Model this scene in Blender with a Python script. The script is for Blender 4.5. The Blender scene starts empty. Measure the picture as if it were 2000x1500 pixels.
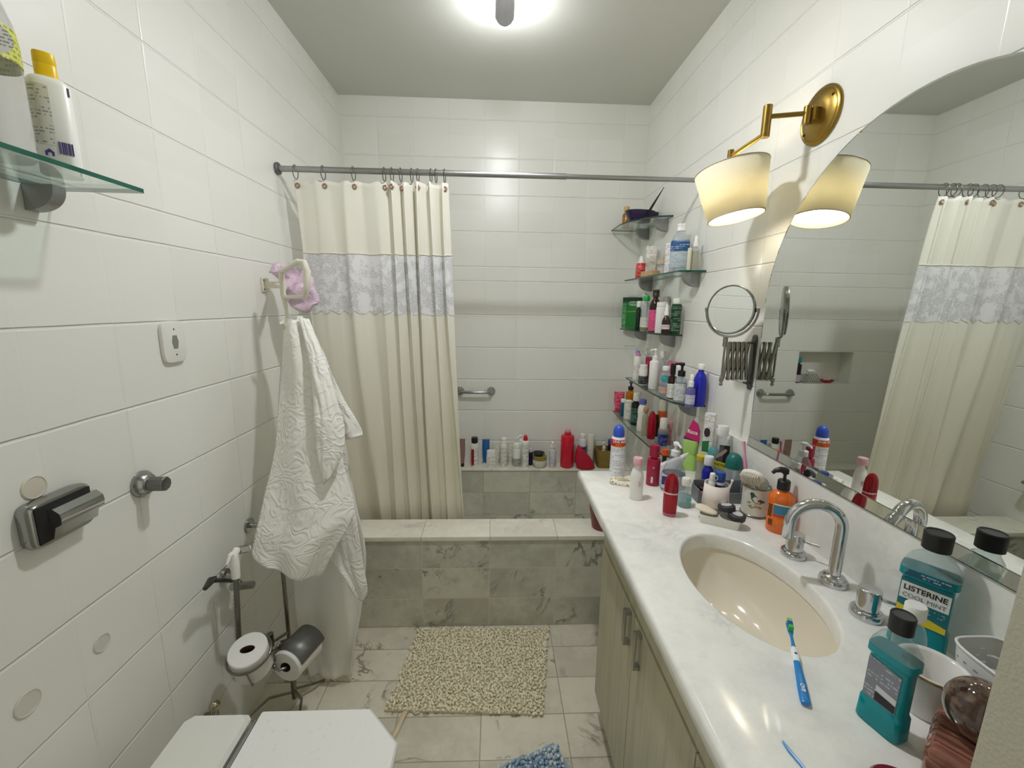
import bpy, bmesh, math, random
from mathutils import Vector, Matrix, Euler, noise
random.seed(7)
PI = math.pi
C = bpy.context.scene.collection
SC = bpy.context.scene

# ------------------------------------------------------------------ materials
def lin(c):
    return tuple(((v / 255) / 12.92 if v / 255 <= .04045 else ((v / 255 + .055) / 1.055) ** 2.4) for v in c) + (1,)
def newmat(name):
    m = bpy.data.materials.new(name); m.use_nodes = True
    return m, m.node_tree, m.node_tree.nodes['Principled BSDF']
def nd(nt, typ, ins=None, **props):
    n = nt.nodes.new(typ)
    for k, v in props.items(): setattr(n, k, v)
    for k, v in (ins or {}).items():
        if isinstance(v, bpy.types.NodeSocket): nt.links.new(v, n.inputs[k])
        else: n.inputs[k].default_value = v
    return n
def mt(nt, op, a, b=0.0, c=0.0):
    return nd(nt, 'ShaderNodeMath', {0: a, 1: b, 2: c}, operation=op).outputs[0]
def mixc(nt, f, a, b):
    n = nd(nt, 'ShaderNodeMix', data_type='RGBA')
    for i, v in ((0, f), (6, a), (7, b)):
        if isinstance(v, bpy.types.NodeSocket): nt.links.new(v, n.inputs[i])
        else: n.inputs[i].default_value = v
    return n.outputs[2]
def ramp(nt, f, a, b):
    return nd(nt, 'ShaderNodeMapRange', {0: f, 1: a, 2: b, 3: 0.0, 4: 1.0}, interpolation_type='SMOOTHSTEP').outputs[0]
def xyz(nt):
    tc = nd(nt, 'ShaderNodeTexCoord')
    return tc.outputs['Object'], nd(nt, 'ShaderNodeSeparateXYZ', {0: tc.outputs['Object']}).outputs
def joint(nt, co, pitch, off, w):                    # 1 on the joint line, 0 on the tile
    t = mt(nt, 'FRACT', mt(nt, 'DIVIDE', mt(nt, 'SUBTRACT', co, off), pitch))
    d = mt(nt, 'MULTIPLY', mt(nt, 'MINIMUM', t, mt(nt, 'SUBTRACT', 1.0, t)), pitch)
    return mt(nt, 'SUBTRACT', 1.0, ramp(nt, d, w * .25, w))
def bump(nt, bs, h, strength, dist=.002, normal=None):
    n = nd(nt, 'ShaderNodeBump', {'Strength': strength, 'Distance': dist, 'Height': h})
    if normal: nt.links.new(normal, n.inputs['Normal'])
    if bs: nt.links.new(n.outputs[0], bs.inputs['Normal'])
    return n.outputs[0]
CACHE = {}
def plast(col, rough=.35, metal=0., trans=0., bumpy=0., coat=0.):
    k = (col, rough, metal, trans, bumpy, coat)
    if k in CACHE: return CACHE[k]
    m, nt, b = newmat('plain_%d_%d_%d' % col)
    b.inputs['Base Color'].default_value = lin(col); b.inputs['Roughness'].default_value = rough
    b.inputs['Metallic'].default_value = metal; b.inputs['Transmission Weight'].default_value = trans
    b.inputs['Coat Weight'].default_value = coat
    co, s = xyz(nt)
    nz = nd(nt, 'ShaderNodeTexNoise', {'Vector': co, 'Scale': 60.0, 'Detail': 3.0})
    nt.links.new(nd(nt, 'ShaderNodeMapRange', {0: nz.outputs[0], 1: .3, 2: .7, 3: max(rough - .01, .01), 4: rough + .02}).outputs[0], b.inputs['Roughness'])
    if bumpy: bump(nt, b, nz.outputs[0], bumpy, .002)
    CACHE[k] = m
    return m
def glassy(col, tint=.85, gloss=.05, milk=0., ior=1.45):
    """thin clear plastic or glass: tinted see-through wall with a mirror-like surface"""
    k = ('g', col, tint, gloss, milk)
    if k in CACHE: return CACHE[k]
    m, nt, b = newmat('clear_%d_%d_%d' % col)
    out = nt.nodes['Material Output']
    c = tuple(1 - tint * (1 - v) for v in lin(col)[:3]) + (1,)
    tr = nd(nt, 'ShaderNodeBsdfTransparent', {'Color': c})
    gl = nd(nt, 'ShaderNodeBsdfGlossy', {'Color': (1, 1, 1, 1), 'Roughness': gloss})
    fc = nd(nt, 'ShaderNodeLayerWeight', {'Blend': .5}).outputs['Facing']
    f0 = ((ior - 1) / (ior + 1)) ** 2
    fr = mt(nt, 'ADD', f0, mt(nt, 'MULTIPLY', 1 - f0, mt(nt, 'POWER', fc, 5.)))
    sh = tr.outputs[0]
    if milk:
        df = nd(nt, 'ShaderNodeBsdfDiffuse', {'Color': lin(col)})
        sh = nd(nt, 'ShaderNodeMixShader', {0: milk, 1: sh, 2: df.outputs[0]}).outputs[0]
    mx = nd(nt, 'ShaderNodeMixShader', {0: fr, 1: sh, 2: gl.outputs[0]})
    nt.links.new(mx.outputs[0], out.inputs['Surface'])
    nt.nodes.remove(b); CACHE[k] = m
    return m
def printed(base, ink, seed=0, rough=.4, pitch=.0075):
    """label paper with rows of small print"""
    k = ('p', base, ink, seed, pitch)
    if k in CACHE: return CACHE[k]
    m, nt, b = newmat('print_%d_%d_%d' % base)
    co, s = xyz(nt)
    row = mt(nt, 'FRACT', mt(nt, 'DIVIDE', mt(nt, 'ADD', s[2], .0013 * seed), pitch))
    inrow = mt(nt, 'LESS_THAN', mt(nt, 'ABSOLUTE', mt(nt, 'SUBTRACT', row, .5)), .24)
    rid = mt(nt, 'FLOOR', mt(nt, 'DIVIDE', mt(nt, 'ADD', s[2], .0013 * seed), pitch))
    v = nd(nt, 'ShaderNodeCombineXYZ', {0: mt(nt, 'MULTIPLY', s[0], 330.), 1: mt(nt, 'MULTIPLY', s[1], 330.), 2: mt(nt, 'ADD', rid, seed * 3.7)})
    g = nd(nt, 'ShaderNodeTexNoise', {'Vector': v.outputs[0], 'Scale': 1.0, 'Detail': 1.0})
    v2 = nd(nt, 'ShaderNodeCombineXYZ', {0: mt(nt, 'MULTIPLY', s[0], 25.), 1: mt(nt, 'MULTIPLY', s[1], 25.), 2: mt(nt, 'MULTIPLY', rid, .83)})
    g2 = nd(nt, 'ShaderNodeTexNoise', {'Vector': v2.outputs[0], 'Scale': 1.0})
    on = mt(nt, 'MULTIPLY', mt(nt, 'MULTIPLY', inrow, mt(nt, 'GREATER_THAN', g.outputs[0], .47)), mt(nt, 'GREATER_THAN', g2.outputs[0], .46))
    nt.links.new(mixc(nt, mt(nt, 'MULTIPLY', on, .6), lin(base), lin(ink)), b.inputs['Base Color'])
    b.inputs['Roughness'].default_value = rough
    CACHE[k] = m
    return m
def tile_wall(name, axis, u0):
    m, nt, b = newmat(name)
    co, s = xyz(nt)
    wob = nd(nt, 'ShaderNodeTexNoise', {'Vector': co, 'Scale': 9.0, 'Detail': 2.0})
    z = mt(nt, 'ADD', s[2], mt(nt, 'MULTIPLY', mt(nt, 'SUBTRACT', wob.outputs[0], .5), .003))
    u = mt(nt, 'ADD', s[axis], mt(nt, 'MULTIPLY', mt(nt, 'SUBTRACT', wob.outputs[0], .5), .003))
    lo = joint(nt, z, .2, 1.3947, .0042); hi = joint(nt, z, .2, 1.678, .0042)
    up = mt(nt, 'GREATER_THAN', s[2], 1.6365)
    h = mt(nt, 'ADD', mt(nt, 'MULTIPLY', lo, mt(nt, 'SUBTRACT', 1.0, up)), mt(nt, 'MULTIPLY', hi, up))
    v = joint(nt, u, .2, u0, .0036)
    fade = ramp(nt, nd(nt, 'ShaderNodeTexNoise', {'Vector': co, 'Scale': 3.1, 'Detail': 1.0}).outputs[0], .36, .62)
    v = mt(nt, 'MULTIPLY', v, mt(nt, 'ADD', .2, mt(nt, 'MULTIPLY', fade, .6)))
    j = mt(nt, 'MAXIMUM', h, v)
    # tone per tile and slow stains
    cell = nd(nt, 'ShaderNodeCombineXYZ', {0: mt(nt, 'FLOOR', mt(nt, 'DIVIDE', mt(nt, 'SUBTRACT', u, u0), .2)), 1: mt(nt, 'FLOOR', mt(nt, 'DIVIDE', mt(nt, 'SUBTRACT', z, 1.3947), .2))})
    wn = nd(nt, 'ShaderNodeTexWhiteNoise', {'Vector': cell.outputs[0]}, noise_dimensions='3D')
    col = mixc(nt, wn.outputs[0], lin((228, 228, 221)), lin((233, 233, 227)))
    st = nd(nt, 'ShaderNodeTexNoise', {'Vector': co, 'Scale': 1.7, 'Detail': 4.0})
    col = mixc(nt, mt(nt, 'MULTIPLY', ramp(nt, st.outputs[0], .5, .75), .35), col, lin((222, 221, 211)))
    col = mixc(nt, mt(nt, 'MULTIPLY', j, .45), col, lin((236, 236, 230)))
    nt.links.new(col, b.inputs['Base Color'])
    b.inputs['Roughness'].default_value = .28
    n1 = bump(nt, None, mt(nt, 'SUBTRACT', 1.0, mt(nt, 'MAXIMUM', h, mt(nt, 'MULTIPLY', v, .6))), .75, .003)
    dim = nd(nt, 'ShaderNodeTexNoise', {'Vector': co, 'Scale': 38.0, 'Detail': 2.0})
    bump(nt, b, dim.outputs[0], .12, .0025, n1)
    return m
def marble(name, u, v, u0, pu, v0, pv, base=(222, 220, 209), dark=(120, 122, 116), vein=.6, rough=.22, grout=(150, 146, 130), seed=0., mott=.93):
    """grey-veined marble; u/v: the two axes of the tile grid (None = one slab)"""
    m, nt, b = newmat(name)
    co, s = xyz(nt)
    sh = nd(nt, 'ShaderNodeVectorMath', {0: co, 1: (seed, seed * .7, seed * .4)}, operation='ADD').outputs[0]
    j = None
    if u is not None:
        j = mt(nt, 'MAXIMUM', joint(nt, s[u], pu, u0, .0028), joint(nt, s[v], pv, v0, .0028))
        cell = nd(nt, 'ShaderNodeCombineXYZ', {0: mt(nt, 'FLOOR', mt(nt, 'DIVIDE', mt(nt, 'SUBTRACT', s[u], u0), pu)), 1: mt(nt, 'FLOOR', mt(nt, 'DIVIDE', mt(nt, 'SUBTRACT', s[v], v0), pv)), 2: seed})
        wn = nd(nt, 'ShaderNodeTexWhiteNoise', {'Vector': cell.outputs[0]}, noise_dimensions='3D')
        sh = nd(nt, 'ShaderNodeVectorMath', {0: sh, 1: nd(nt, 'ShaderNodeVectorMath', {0: wn.outputs['Color'], 3: 7.0}, operation='SCALE').outputs[0]}, operation='ADD').outputs[0]
    n1 = nd(nt, 'ShaderNodeTexNoise', {'Vector': sh, 'Scale': 3.2, 'Detail': 5.0, 'Roughness': .62, 'Distortion': .9})
    vn = mt(nt, 'ABSOLUTE', mt(nt, 'SUBTRACT', n1.outputs[0], .5))
    thin = mt(nt, 'SUBTRACT', 1.0, ramp(nt, vn, .002, .028))
    n2 = nd(nt, 'ShaderNodeTexNoise', {'Vector': sh, 'Scale': 5.0, 'Detail': 2.0})
    thin = mt(nt, 'MULTIPLY', thin, ramp(nt, n2.outputs[0], .48, .68))
    n3 = nd(nt, 'ShaderNodeTexNoise', {'Vector': sh, 'Scale': 26.0, 'Detail': 3.0, 'Distortion': .5})
    blot = mt(nt, 'MULTIPLY', ramp(nt, n3.outputs[0], .58, .72), ramp(nt, n2.outputs[0], .56, .72))
    cloud = nd(nt, 'ShaderNodeTexNoise', {'Vector': sh, 'Scale': 2.0, 'Detail': 4.0})
    c2 = tuple(int(x * mott) for x in base)
    fine = nd(nt, 'ShaderNodeTexNoise', {'Vector': sh, 'Scale': 17.0, 'Detail': 5.0, 'Roughness': .7})
    col = mixc(nt, ramp(nt, mt(nt, 'ADD', mt(nt, 'MULTIPLY', cloud.outputs[0], .6), mt(nt, 'MULTIPLY', fine.outputs[0], .4)), .38, .62), lin(base), lin(c2))
    f = mt(nt, 'MULTIPLY', mt(nt, 'MAXIMUM', thin, mt(nt, 'MULTIPLY', blot, .8)), vein)
    col = mixc(nt, f, col, lin(dark))
    if j is not None:
        col = mixc(nt, mt(nt, 'MULTIPLY', j, .8), col, lin(grout))
        bump(nt, b, mt(nt, 'SUBTRACT', 1.0, j), .4, .0012)
    nt.links.new(col, b.inputs['Base Color'])
    b.inputs['Roughness'].default_value = rough
    return m
def emis(col, s):
    m, nt, b = newmat('lit')
    b.inputs['Base Color'].default_value = lin(col); b.inputs['Emission Color'].default_value = lin(col); b.inputs['Emission Strength'].default_value = s
    return m
CHROME = plast((205, 206, 208), .09, 1.0)
CHROME_WORN = plast((165, 166, 164), .2, 1.0)
STEEL = plast((120, 121, 118), .32, 1.0)
GREYM = plast((150, 150, 146), .38, .5)
WHITE = plast((236, 236, 230), .25)
WHITEP = plast((232, 231, 224), .4)
CREAMP = plast((221, 217, 198), .35)
BLACK = plast((20, 20, 21), .4)
BRASS = plast((160, 132, 66), .3, 1.0, 0, .15)
GLASS = glassy((226, 242, 236), .45, .03, 0., 1.22)
CLEAR = glassy((224, 230, 232), .4, .06, .10)
CLEARB = glassy((216, 226, 232), .45, .06, .22)

# ------------------------------------------------------------------ mesh building
class M:
    def __init__(self): self.bm = bmesh.new()
    def _ring(self, pts): return [self.bm.verts.new(p) for p in pts]
    def loft(self, rings, cap0=True, cap1=True, closed=True, T=None, mi=0):
        R = [self._ring([(T @ Vector(p)) if T else p for p in r]) for r in rings]
        for a, b in zip(R, R[1:]):
            k = len(a)
            for i in range(k if closed else k - 1):
                j = (i + 1) % k
                try: self.bm.faces.new((a[i], a[j], b[j], b[i])).material_index = mi
                except ValueError: pass
        if cap0: self.bm.faces.new(list(reversed(R[0]))).material_index = mi
        if cap1: self.bm.faces.new(R[-1]).material_index = mi
        return self
    def se(self, prof, w, d=None, n=2., k=28, c=(0, 0, 0), T=None, cap0=True, cap1=True, mi=0):
        """superellipse rings: prof = [(z, radius factor)]"""
        d = w if d is None else d
        rings = []
        for z, r in prof:
            rr = []
            for i in range(k):
                a = 2 * PI * (i + .5) / k
                ca, sa = math.cos(a), math.sin(a)
                e = 2 / n
                rr.append((c[0] + w / 2 * r * math.copysign(abs(ca) ** e, ca), c[1] + d / 2 * r * math.copysign(abs(sa) ** e, sa), c[2] + z))
            rings.append(rr)
        return self.loft(rings, cap0, cap1, True, T, mi)
    def cyl(self, r, z0, z1, c=(0, 0, 0), T=None, k=24, bev=0.):
        b = bev or min(r * .08, abs(z1 - z0) * .2)
        return self.se([(z0, (r - b) / r), (z0 + b, 1), (z1 - b, 1), (z1, (r - b) / r)], 2 * r, None, 2, k, c, T)
    def ball(self, r, c=(0, 0, 0), sx=1, sy=1, sz=1, k=20, rows=12, T=None, a0=-90, a1=90):
        pr = []
        for i in range(rows + 1):
            a = math.radians(a0 + (a1 - a0) * i / rows)
            pr.append((r * sz * math.sin(a), max(math.cos(a), .02)))
        return self.se(pr, 2 * r * sx, 2 * r * sy, 2, k, c, T)
    def tube(self, pts, r, k=10, closed=False, cap=True, T=None, mi=0):
        P = [Vector(p) for p in pts]; n = len(P); rings = []; up = None
        for i, p in enumerate(P):
            if closed: t = P[(i + 1) % n] - P[i - 1]
            else: t = P[min(i + 1, n - 1)] - P[max(i - 1, 0)]
            t.normalize()
            if up is None: up = t.orthogonal().normalized()
            up = (up - t * up.dot(t))
            up = up.normalized() if up.length > 1e-6 else t.orthogonal().normalized()
            s = t.cross(up); rad = r[i] if isinstance(r, (list, tuple)) else r
            rings.append([p + (up * math.cos(2 * PI * j / k) + s * math.sin(2 * PI * j / k)) * rad for j in range(k)])
        if closed: rings.append(rings[0]); return self.loft(rings, False, False, True, T, mi)
        return self.loft(rings, cap, cap, True, T, mi)
    def box(self, a, b, bev=0., T=None, mi=0):
        x0, y0, z0 = a; x1, y1, z1 = b
        t = bmesh.new()
        bmesh.ops.create_cube(t, size=1.0, matrix=Matrix.Translation(((x0 + x1) / 2, (y0 + y1) / 2, (z0 + z1) / 2)) @ Matrix.Diagonal((abs(x1 - x0), abs(y1 - y0), abs(z1 - z0), 1)))
        if bev: bmesh.ops.bevel(t, geom=t.edges[:] , offset=bev, segments=2, profile=.7, affect='EDGES', clamp_overlap=True)
        if T: bmesh.ops.transform(t, matrix=T, verts=t.verts)
        self.join(t, mi); return self
    def join(self, t, mi=0):
        mp = {v: self.bm.verts.new(v.co) for v in t.verts}
        for f in t.faces:
            try: self.bm.faces.new([mp[v] for v in f.verts]).material_index = mi
            except ValueError: pass
        t.free()
    def prism(self, poly, z0, z1, T=None, mi=0):
        return self.loft([[(x, y, z0) for x, y in poly], [(x, y, z1) for x, y in poly]], True, True, True, T, mi)
    def grid(self, rows, T=None):
        return self.loft(rows, False, False, False, T)
    def ob(self, name, mat, parent=None, ang=38, solid=0., sub=0, label=None):
        bmesh.ops.recalc_face_normals(self.bm, faces=self.bm.faces[:])
        me = bpy.data.meshes.new(name); self.bm.to_mesh(me); self.bm.free()
        for x in (mat if isinstance(mat, (list, tuple)) else [mat]): me.materials.append(x)
        for p in me.polygons: p.use_smooth = True
        if ang < 180: me.set_sharp_from_angle(angle=math.radians(ang))
        o = bpy.data.objects.new(name, me); C.objects.link(o)
        if parent is not None: o.parent = parent
        if solid:
            s = o.modifiers.new('thick', 'SOLIDIFY'); s.thickness = solid; s.offset = 0
        if sub:
            s = o.modifiers.new('sub', 'SUBSURF'); s.levels = s.render_levels = sub
        if label: o['label'] = label
        return o
def thing(name, label, cat, group=None, loc=(0, 0, 0), rz=0., rot=None):
    o = bpy.data.objects.new(name, None); C.objects.link(o); o.empty_display_size = .02
    o.location = loc; o.rotation_euler = rot if rot else (0, 0, math.radians(rz))
    o['label'] = label; o['category'] = cat
    if group: o['group'] = group
    return o
def tag(o, label, cat, group=None):
    o['label'] = label; o['category'] = cat
    if group: o['group'] = group
    return o
def struct(name, m, mat, ang=38):
    o = m.ob(name, mat, None, ang); o['kind'] = 'structure'; return o
def dup(r, loc, label, rz=None):
    def cp(o, par):
        c = o.copy(); C.objects.link(c)
        if par: c.parent = par
        for ch in o.children: cp(ch, c)
        return c
    n = cp(r, None); n.location = loc; n['label'] = label
    if rz is not None: n.rotation_euler[2] = math.radians(rz)
    return n
def frame(o, xa, ya=None, za=None):
    """matrix with origin o, local z along za (or local x along xa)"""
    if za is not None:
        z = Vector(za).normalized(); x = Vector(xa); x = (x - z * x.dot(z)).normalized(); y = z.cross(x)
    else:
        x = Vector(xa).normalized(); y = Vector(ya); y = (y - x * x.dot(y)).normalized(); z = x.cross(y)
    m = Matrix((x, y, z)).transposed().to_4x4(); m.translation = o
    return m
def lettering(s, size, mat, parent, T, wrap=0., bold=False, name='lettering', sx=1.):
    cu = bpy.data.curves.new('txt', 'FONT'); cu.body = s; cu.size = size; cu.align_x = 'CENTER'; cu.align_y = 'CENTER'; cu.extrude = .00015
    if bold: cu.offset = size * .022
    t = bpy.data.objects.new('txt', cu); C.objects.link(t)
    bpy.context.view_layer.update()
    me = bpy.data.meshes.new_from_object(t.evaluated_get(bpy.context.evaluated_depsgraph_get()))
    bpy.data.objects.remove(t); bpy.data.curves.remove(cu)
    for v in me.vertices:
        x, y, z = v.co; x *= sx
        if wrap:   # wrapped round a standing cylinder, facing local -y
            a = x / wrap; v.co = (math.sin(a) * (wrap + z), -math.cos(a) * (wrap + z), y)
        else: v.co = (x, -z, y)
        v.co = T @ v.co
    me.materials.clear(); me.materials.append(mat); me.name = name
    o = bpy.data.objects.new(name, me); C.objects.link(o); o.parent = parent
    return o

PROF = {
 'cyl': [(0, .93), (.02, 1), (.93, 1), (.97, .95), (1, .6)],
 'shoulder': [(0, .93), (.02, 1), (.7, 1), (.8, .93), (.88, .7), (.93, .45), (1, .42)],
 'sharp': [(0, .94), (.015, 1), (.86, 1), (.9, .93), (.93, .5), (1, .48)],
 'round': [(0, .9), (.02, 1), (.6, 1), (.72, .95), (.84, .75), (.92, .45), (1, .42)],
 'taper': [(0, .78), (.03, .84), (.5, .95), (.9, 1), (.96, .96), (1, .8)],
 'cone': [(0, .96), (.02, 1), (.35, .98), (.6, .82), (.8, .6), (.93, .42), (1, .4)],
 'curvy': [(0, .9), (.03, 1), (.3, 1.0), (.5, .86), (.68, .98), (.82, .95), (.9, .8), (1, .55)],
 'jar': [(0, .9), (.05, 1), (.85, 1), (.93, .94), (1, .9)],
 'bowl': [(0, .55), (.1, .72), (.4, .92), (.7, 1), (1, .98)],
 'egg': [(0, .86), (.03, .95), (.3, 1), (.6, .98), (.8, .86), (.92, .6), (1, .2)],
 'can': [(0, .9), (.015, 1), (.93, 1), (.975, .88), (1, .7)],
 'box': [(0, .97), (.01, 1), (.99, 1), (1, .97)],
}
def rad(prof, t):
    for (a, ra), (b, rb) in zip(prof, prof[1:]):
        if a <= t <= b: return ra + (rb - ra) * (t - a) / max(b - a, 1e-9)
    return prof[-1][1]
def make_cap(root, kind, z, h, w, col, d=1., n=2., turn=0.):
    mat = col if isinstance(col, bpy.types.Material) else plast(col, .35)
    R = Matrix.Rotation(math.radians(turn), 4, 'Z')
    if kind == 'screw':
        M().se([(z, .96), (z + h * .05, 1), (z + h * .9, 1), (z + h, .9)], w, w * d, n).ob('cap', mat, root)
    elif kind == 'dome':
        M().se([(z, 1), (z + h * .35, 1), (z + h * .6, .93), (z + h * .8, .75), (z + h * .94, .42), (z + h, .1)], w, w * d, n).ob('cap', mat, root)
    elif kind == 'cone':
        M().se([(z, 1), (z + h * .25, 1), (z + h * .3, .8), (z + h * .85, .5), (z + h, .42)], w, w, 2).ob('cap', mat, root)
    elif kind == 'flip':
        M().se([(z, 1), (z + h * .5, 1), (z + h * .52, .97), (z + h * .56, .97), (z + h * .58, 1), (z + h * .93, .98), (z + h, .9)], w, w * d, n).ob('cap', mat, root)
    elif kind == 'spray':
        M().se([(z, 1), (z + h * .4, 1), (z + h * .45, .7), (z + h * .95, .66), (z + h, .5)], w, w, 2).ob('cap', mat, root)
        M().cyl(w * .07, 0, w * .14, T=R @ frame((0, -w * .33, z + h * .78), (1, 0, 0), za=(0, -1, 0)), k=10).ob('nozzle', mat, root)
    elif kind == 'pump':
        M().se([(z, 1), (z + h * .36, 1), (z + h * .4, .8), (z + h * .44, .34), (z + h * .78, .32)], w, w, 2).ob('collar', mat, root)
        m = M().se([(z + h * .74, .5), (z + h * .78, .62), (z + h * .94, .66), (z + h, .5)], w, w, 2)
        m.tube([R @ Vector(q) for q in ((0, 0, z + h * .9), (0, -w * .5, z + h * .9), (0, -w * 1.0, z + h * .88), (0, -w * 1.2, z + h * .8))], [w * .2, w * .17, w * .13, w * .1], 8)
        m.ob('pump_head', mat, root)
def bot(name, label, cat, g, x, y, z, h, w, col=(240, 240, 240), prof='shoulder', cap=None, lab=None, d=1., n=2., rz=0., glass=None, turn=0., rot=None, seed=None, liquid=None):
    r = thing(name, label, cat, g, (x, y, z), rz, rot)
    p = PROF[prof]; hf = cap[1] if cap else 0.
    hb = h * (1 - hf); bm_ = glass or (col if isinstance(col, bpy.types.Material) else plast(col, .32))
    M().se([(t * hb, q) for t, q in p], w, w * d, n).ob('body', bm_, r)
    if liquid:
        t1, lc = liquid
        ts = [0.01] + [t for t, q in p if .01 < t < t1] + [t1]
        M().se([(t * hb + (.002 if t < .02 else 0), rad(p, max(t, .02)) * .94) for t in ts], w, w * d, n).ob('liquid', lc, r)
    if cap: make_cap(r, cap[0], hb - .0015, h * hf + .0015, w * cap[2], cap[3], d if (n > 2 or cap[0] in ('flip', 'dome')) else 1., n if cap[0] in ('screw', 'flip', 'dome') and n < 3 else (n if cap[0] == 'flip' else 2.), turn)
    if lab:
        t0, t1, base, ink = lab
        ts = [t0] + [t for t, q in p if t0 < t < t1] + [t1]
        M().se([(t * hb, rad(p, t)) for t in ts], w + .0012, w * d + .0012, n, cap0=False, cap1=False).ob('label', printed(base, ink, (seed if seed is not None else len(label)) % 11), r)
    return r
def tube_pack(name, label, cat, g, x, y, z, h, w, col, capcol, lab=None, rz=0., d=.55):
    """squeeze tube standing on its cap, flat crimp at the top"""
    r = thing(name, label, cat, g, (x, y, z), rz)
    ch = h * .13
    M().se([(0, .72), (ch * .9, .74), (ch, .7)], w, w * d * 1.2, 2).ob('cap', plast(capcol, .35), r)
    m = M(); rings = []
    for t in (0, .08, .3, .6, .85, .95, 1.):
        rx = w / 2 * (.7 + .3 * min(1, t * 2.5)); ry = w * d / 2 * (1 - t) ** .7 * 1.1 + .0012
        rings.append([(rx * math.cos(2 * PI * i / 24), ry * math.sin(2 * PI * i / 24), ch + (h - ch) * t) for i in range(24)])
    m.loft(rings).ob('body', printed(col, lab, len(label) % 9) if lab else plast(col, .3), r)
    return r
def carton(name, label, cat, g, x, y, z, h, w, d, col, ink=None, rz=0., top=None, rot=None):
    r = thing(name, label, cat, g, (x, y, z), rz, rot)
    M().box((-w / 2, -d / 2, 0), (w / 2, d / 2, h), .0012).ob('body', printed(col, ink, len(label) % 9) if ink else plast(col, .45), r)
    return r

# ------------------------------------------------------------------ room shell
W, D, H = 1.7426, 2.5907, 2.58
TL = tile_wall('white_tiles_left', 1, .8027); TB = tile_wall('white_tiles_back', 0, .0062); TR = tile_wall('white_tiles_right', 1, .1812)
PLASTER, _nt, _b = newmat('painted_ceiling')
_co, _s = xyz(_nt); _b.inputs['Base Color'].default_value = lin((205, 206, 198)); _b.inputs['Roughness'].default_value = .75
bump(_nt, _b, nd(_nt, 'ShaderNodeTexNoise', {'Vector': _co, 'Scale': 45., 'Detail': 4.}).outputs[0], .25, .002)
JAMB, _nt, _b = newmat('painted_plaster')
_co, _s = xyz(_nt); _b.inputs['Base Color'].default_value = lin((182, 178, 162)); _b.inputs['Roughness'].default_value = .7
bump(_nt, _b, nd(_nt, 'ShaderNodeTexNoise', {'Vector': _co, 'Scale': 260., 'Detail': 3.}).outputs[0], .5, .002)
FLOORM = marble('floor_marble', 0, 1, .2390, .2985, .0530, .1515, (219, 213, 195), (120, 116, 102), .9, .25, (146, 136, 112), 0., .9)
FRONTM = marble('bath_marble', 0, 2, .5585, .3000, -.0065, .1515, (206, 205, 190), (112, 113, 102), .85, .2, (206, 203, 188), 3., .86)
RIMM = marble('rim_marble', 0, 1, .5585, .3000, 1.2, 3., (234, 231, 217), (156, 155, 146), .4, .2, (175, 170, 155), 5.)
LEDGEM = marble('ledge_marble', 0, 2, .5150, .2930, -.0130, .1515, (210, 209, 193), (112, 113, 102), .8, .2, (166, 161, 143), 9., .88)
COUNTM = marble('counter_marble', None, None, 0, 1, 0, 1, (243, 243, 237), (190, 192, 187), .28, .13)
struct('floor', M().box((-.1, -1.6, -.1), (W + .1, D + .1, 0)), FLOORM)
struct('ceiling', M().box((-.1, -.2, H), (W + .1, D + .1, H + .1)), PLASTER)
struct('wall_left', M().box((-.1, -.2, 0), (0, D, H)), TL)
struct('wall_right', M().box((W, .3, 0), (W + .1, D, H)), TR)
nx0, nx1, nz0, nz1 = .270, .628, .985, 1.192                        # soap niche behind the curtain
m = M().box((-.1, D, 0), (W + .1, D + .12, nz0)).box((-.1, D, nz1), (W + .1, D + .12, H)).box((-.1, D, nz0), (nx0, D + .12, nz1)).box((nx1, D, nz0), (W + .1, D + .12, nz1)).box((nx0, D + .09, nz0), (nx1, D + .12, nz1))
struct('wall_back', m, TB)
m = M().box((1.3187, .14, 0), (W + .1, .30, H), .004).box((-.1, .14, 0), (.32, .30, H)).box((.32, .14, 2.12), (1.3187, .30, H))
struct('wall_front', m, JAMB)

# ------------------------------------------------------------------ bathtub clad in marble
t = thing('bathtub', 'built-in bathtub clad in grey-veined marble tiles across the back wall', 'bathtub', None, (0, 0, 0))
M().box((.002, 1.6952, .002), (W - .002, 1.842, .431)).ob('front_panel', FRONTM, t)
M().box((.002, 1.689, .4312), (W - .002, 1.846, .4512), .002).ob('rim', RIMM, t)
M().box((.002, 2.478, .002), (W - .002, D - .002, .436)).ob('back_panel', LEDGEM, t)
M().box((.002, 2.472, .4362), (W - .002, D - .002, .4462), .002).ob('back_ledge', RIMM, t)
M().box((.002, 1.847, .06), (W - .002, 2.471, .09)).ob('tub_floor', plast((225, 225, 216), .2), t)

# ------------------------------------------------------------------ camera, world, exposure
cam = bpy.data.cameras.new('camera'); co = bpy.data.objects.new('camera', cam); C.objects.link(co)
cam.sensor_width = 36.0; cam.lens = 36.0 * 817.3966 / 2000; cam.clip_start = .02
ya, pi_, ro = .0412, .184, -.0152
cy, sy, cp, sp, cr, sr = math.cos(ya), math.sin(ya), math.cos(pi_), math.sin(pi_), math.cos(ro), math.sin(ro)
h_, v_ = Vector((cy, -sy, 0)), Vector((sp * sy, sp * cy, cp))
mw = Matrix((h_ * cr - v_ * sr, h_ * sr + v_ * cr, Vector((-cp * sy, -cp * cy, sp)))).transposed().to_4x4()
mw.translation = (.8766, 0, 1.45); co.matrix_world = mw
SC.camera = co
wd = bpy.data.worlds.new('hallway_light'); SC.world = wd; wd.use_nodes = True
wd.node_tree.nodes['Background'].inputs[0].default_value = lin((232, 231, 220)); wd.node_tree.nodes['Background'].inputs[1].default_value = .30
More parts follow.
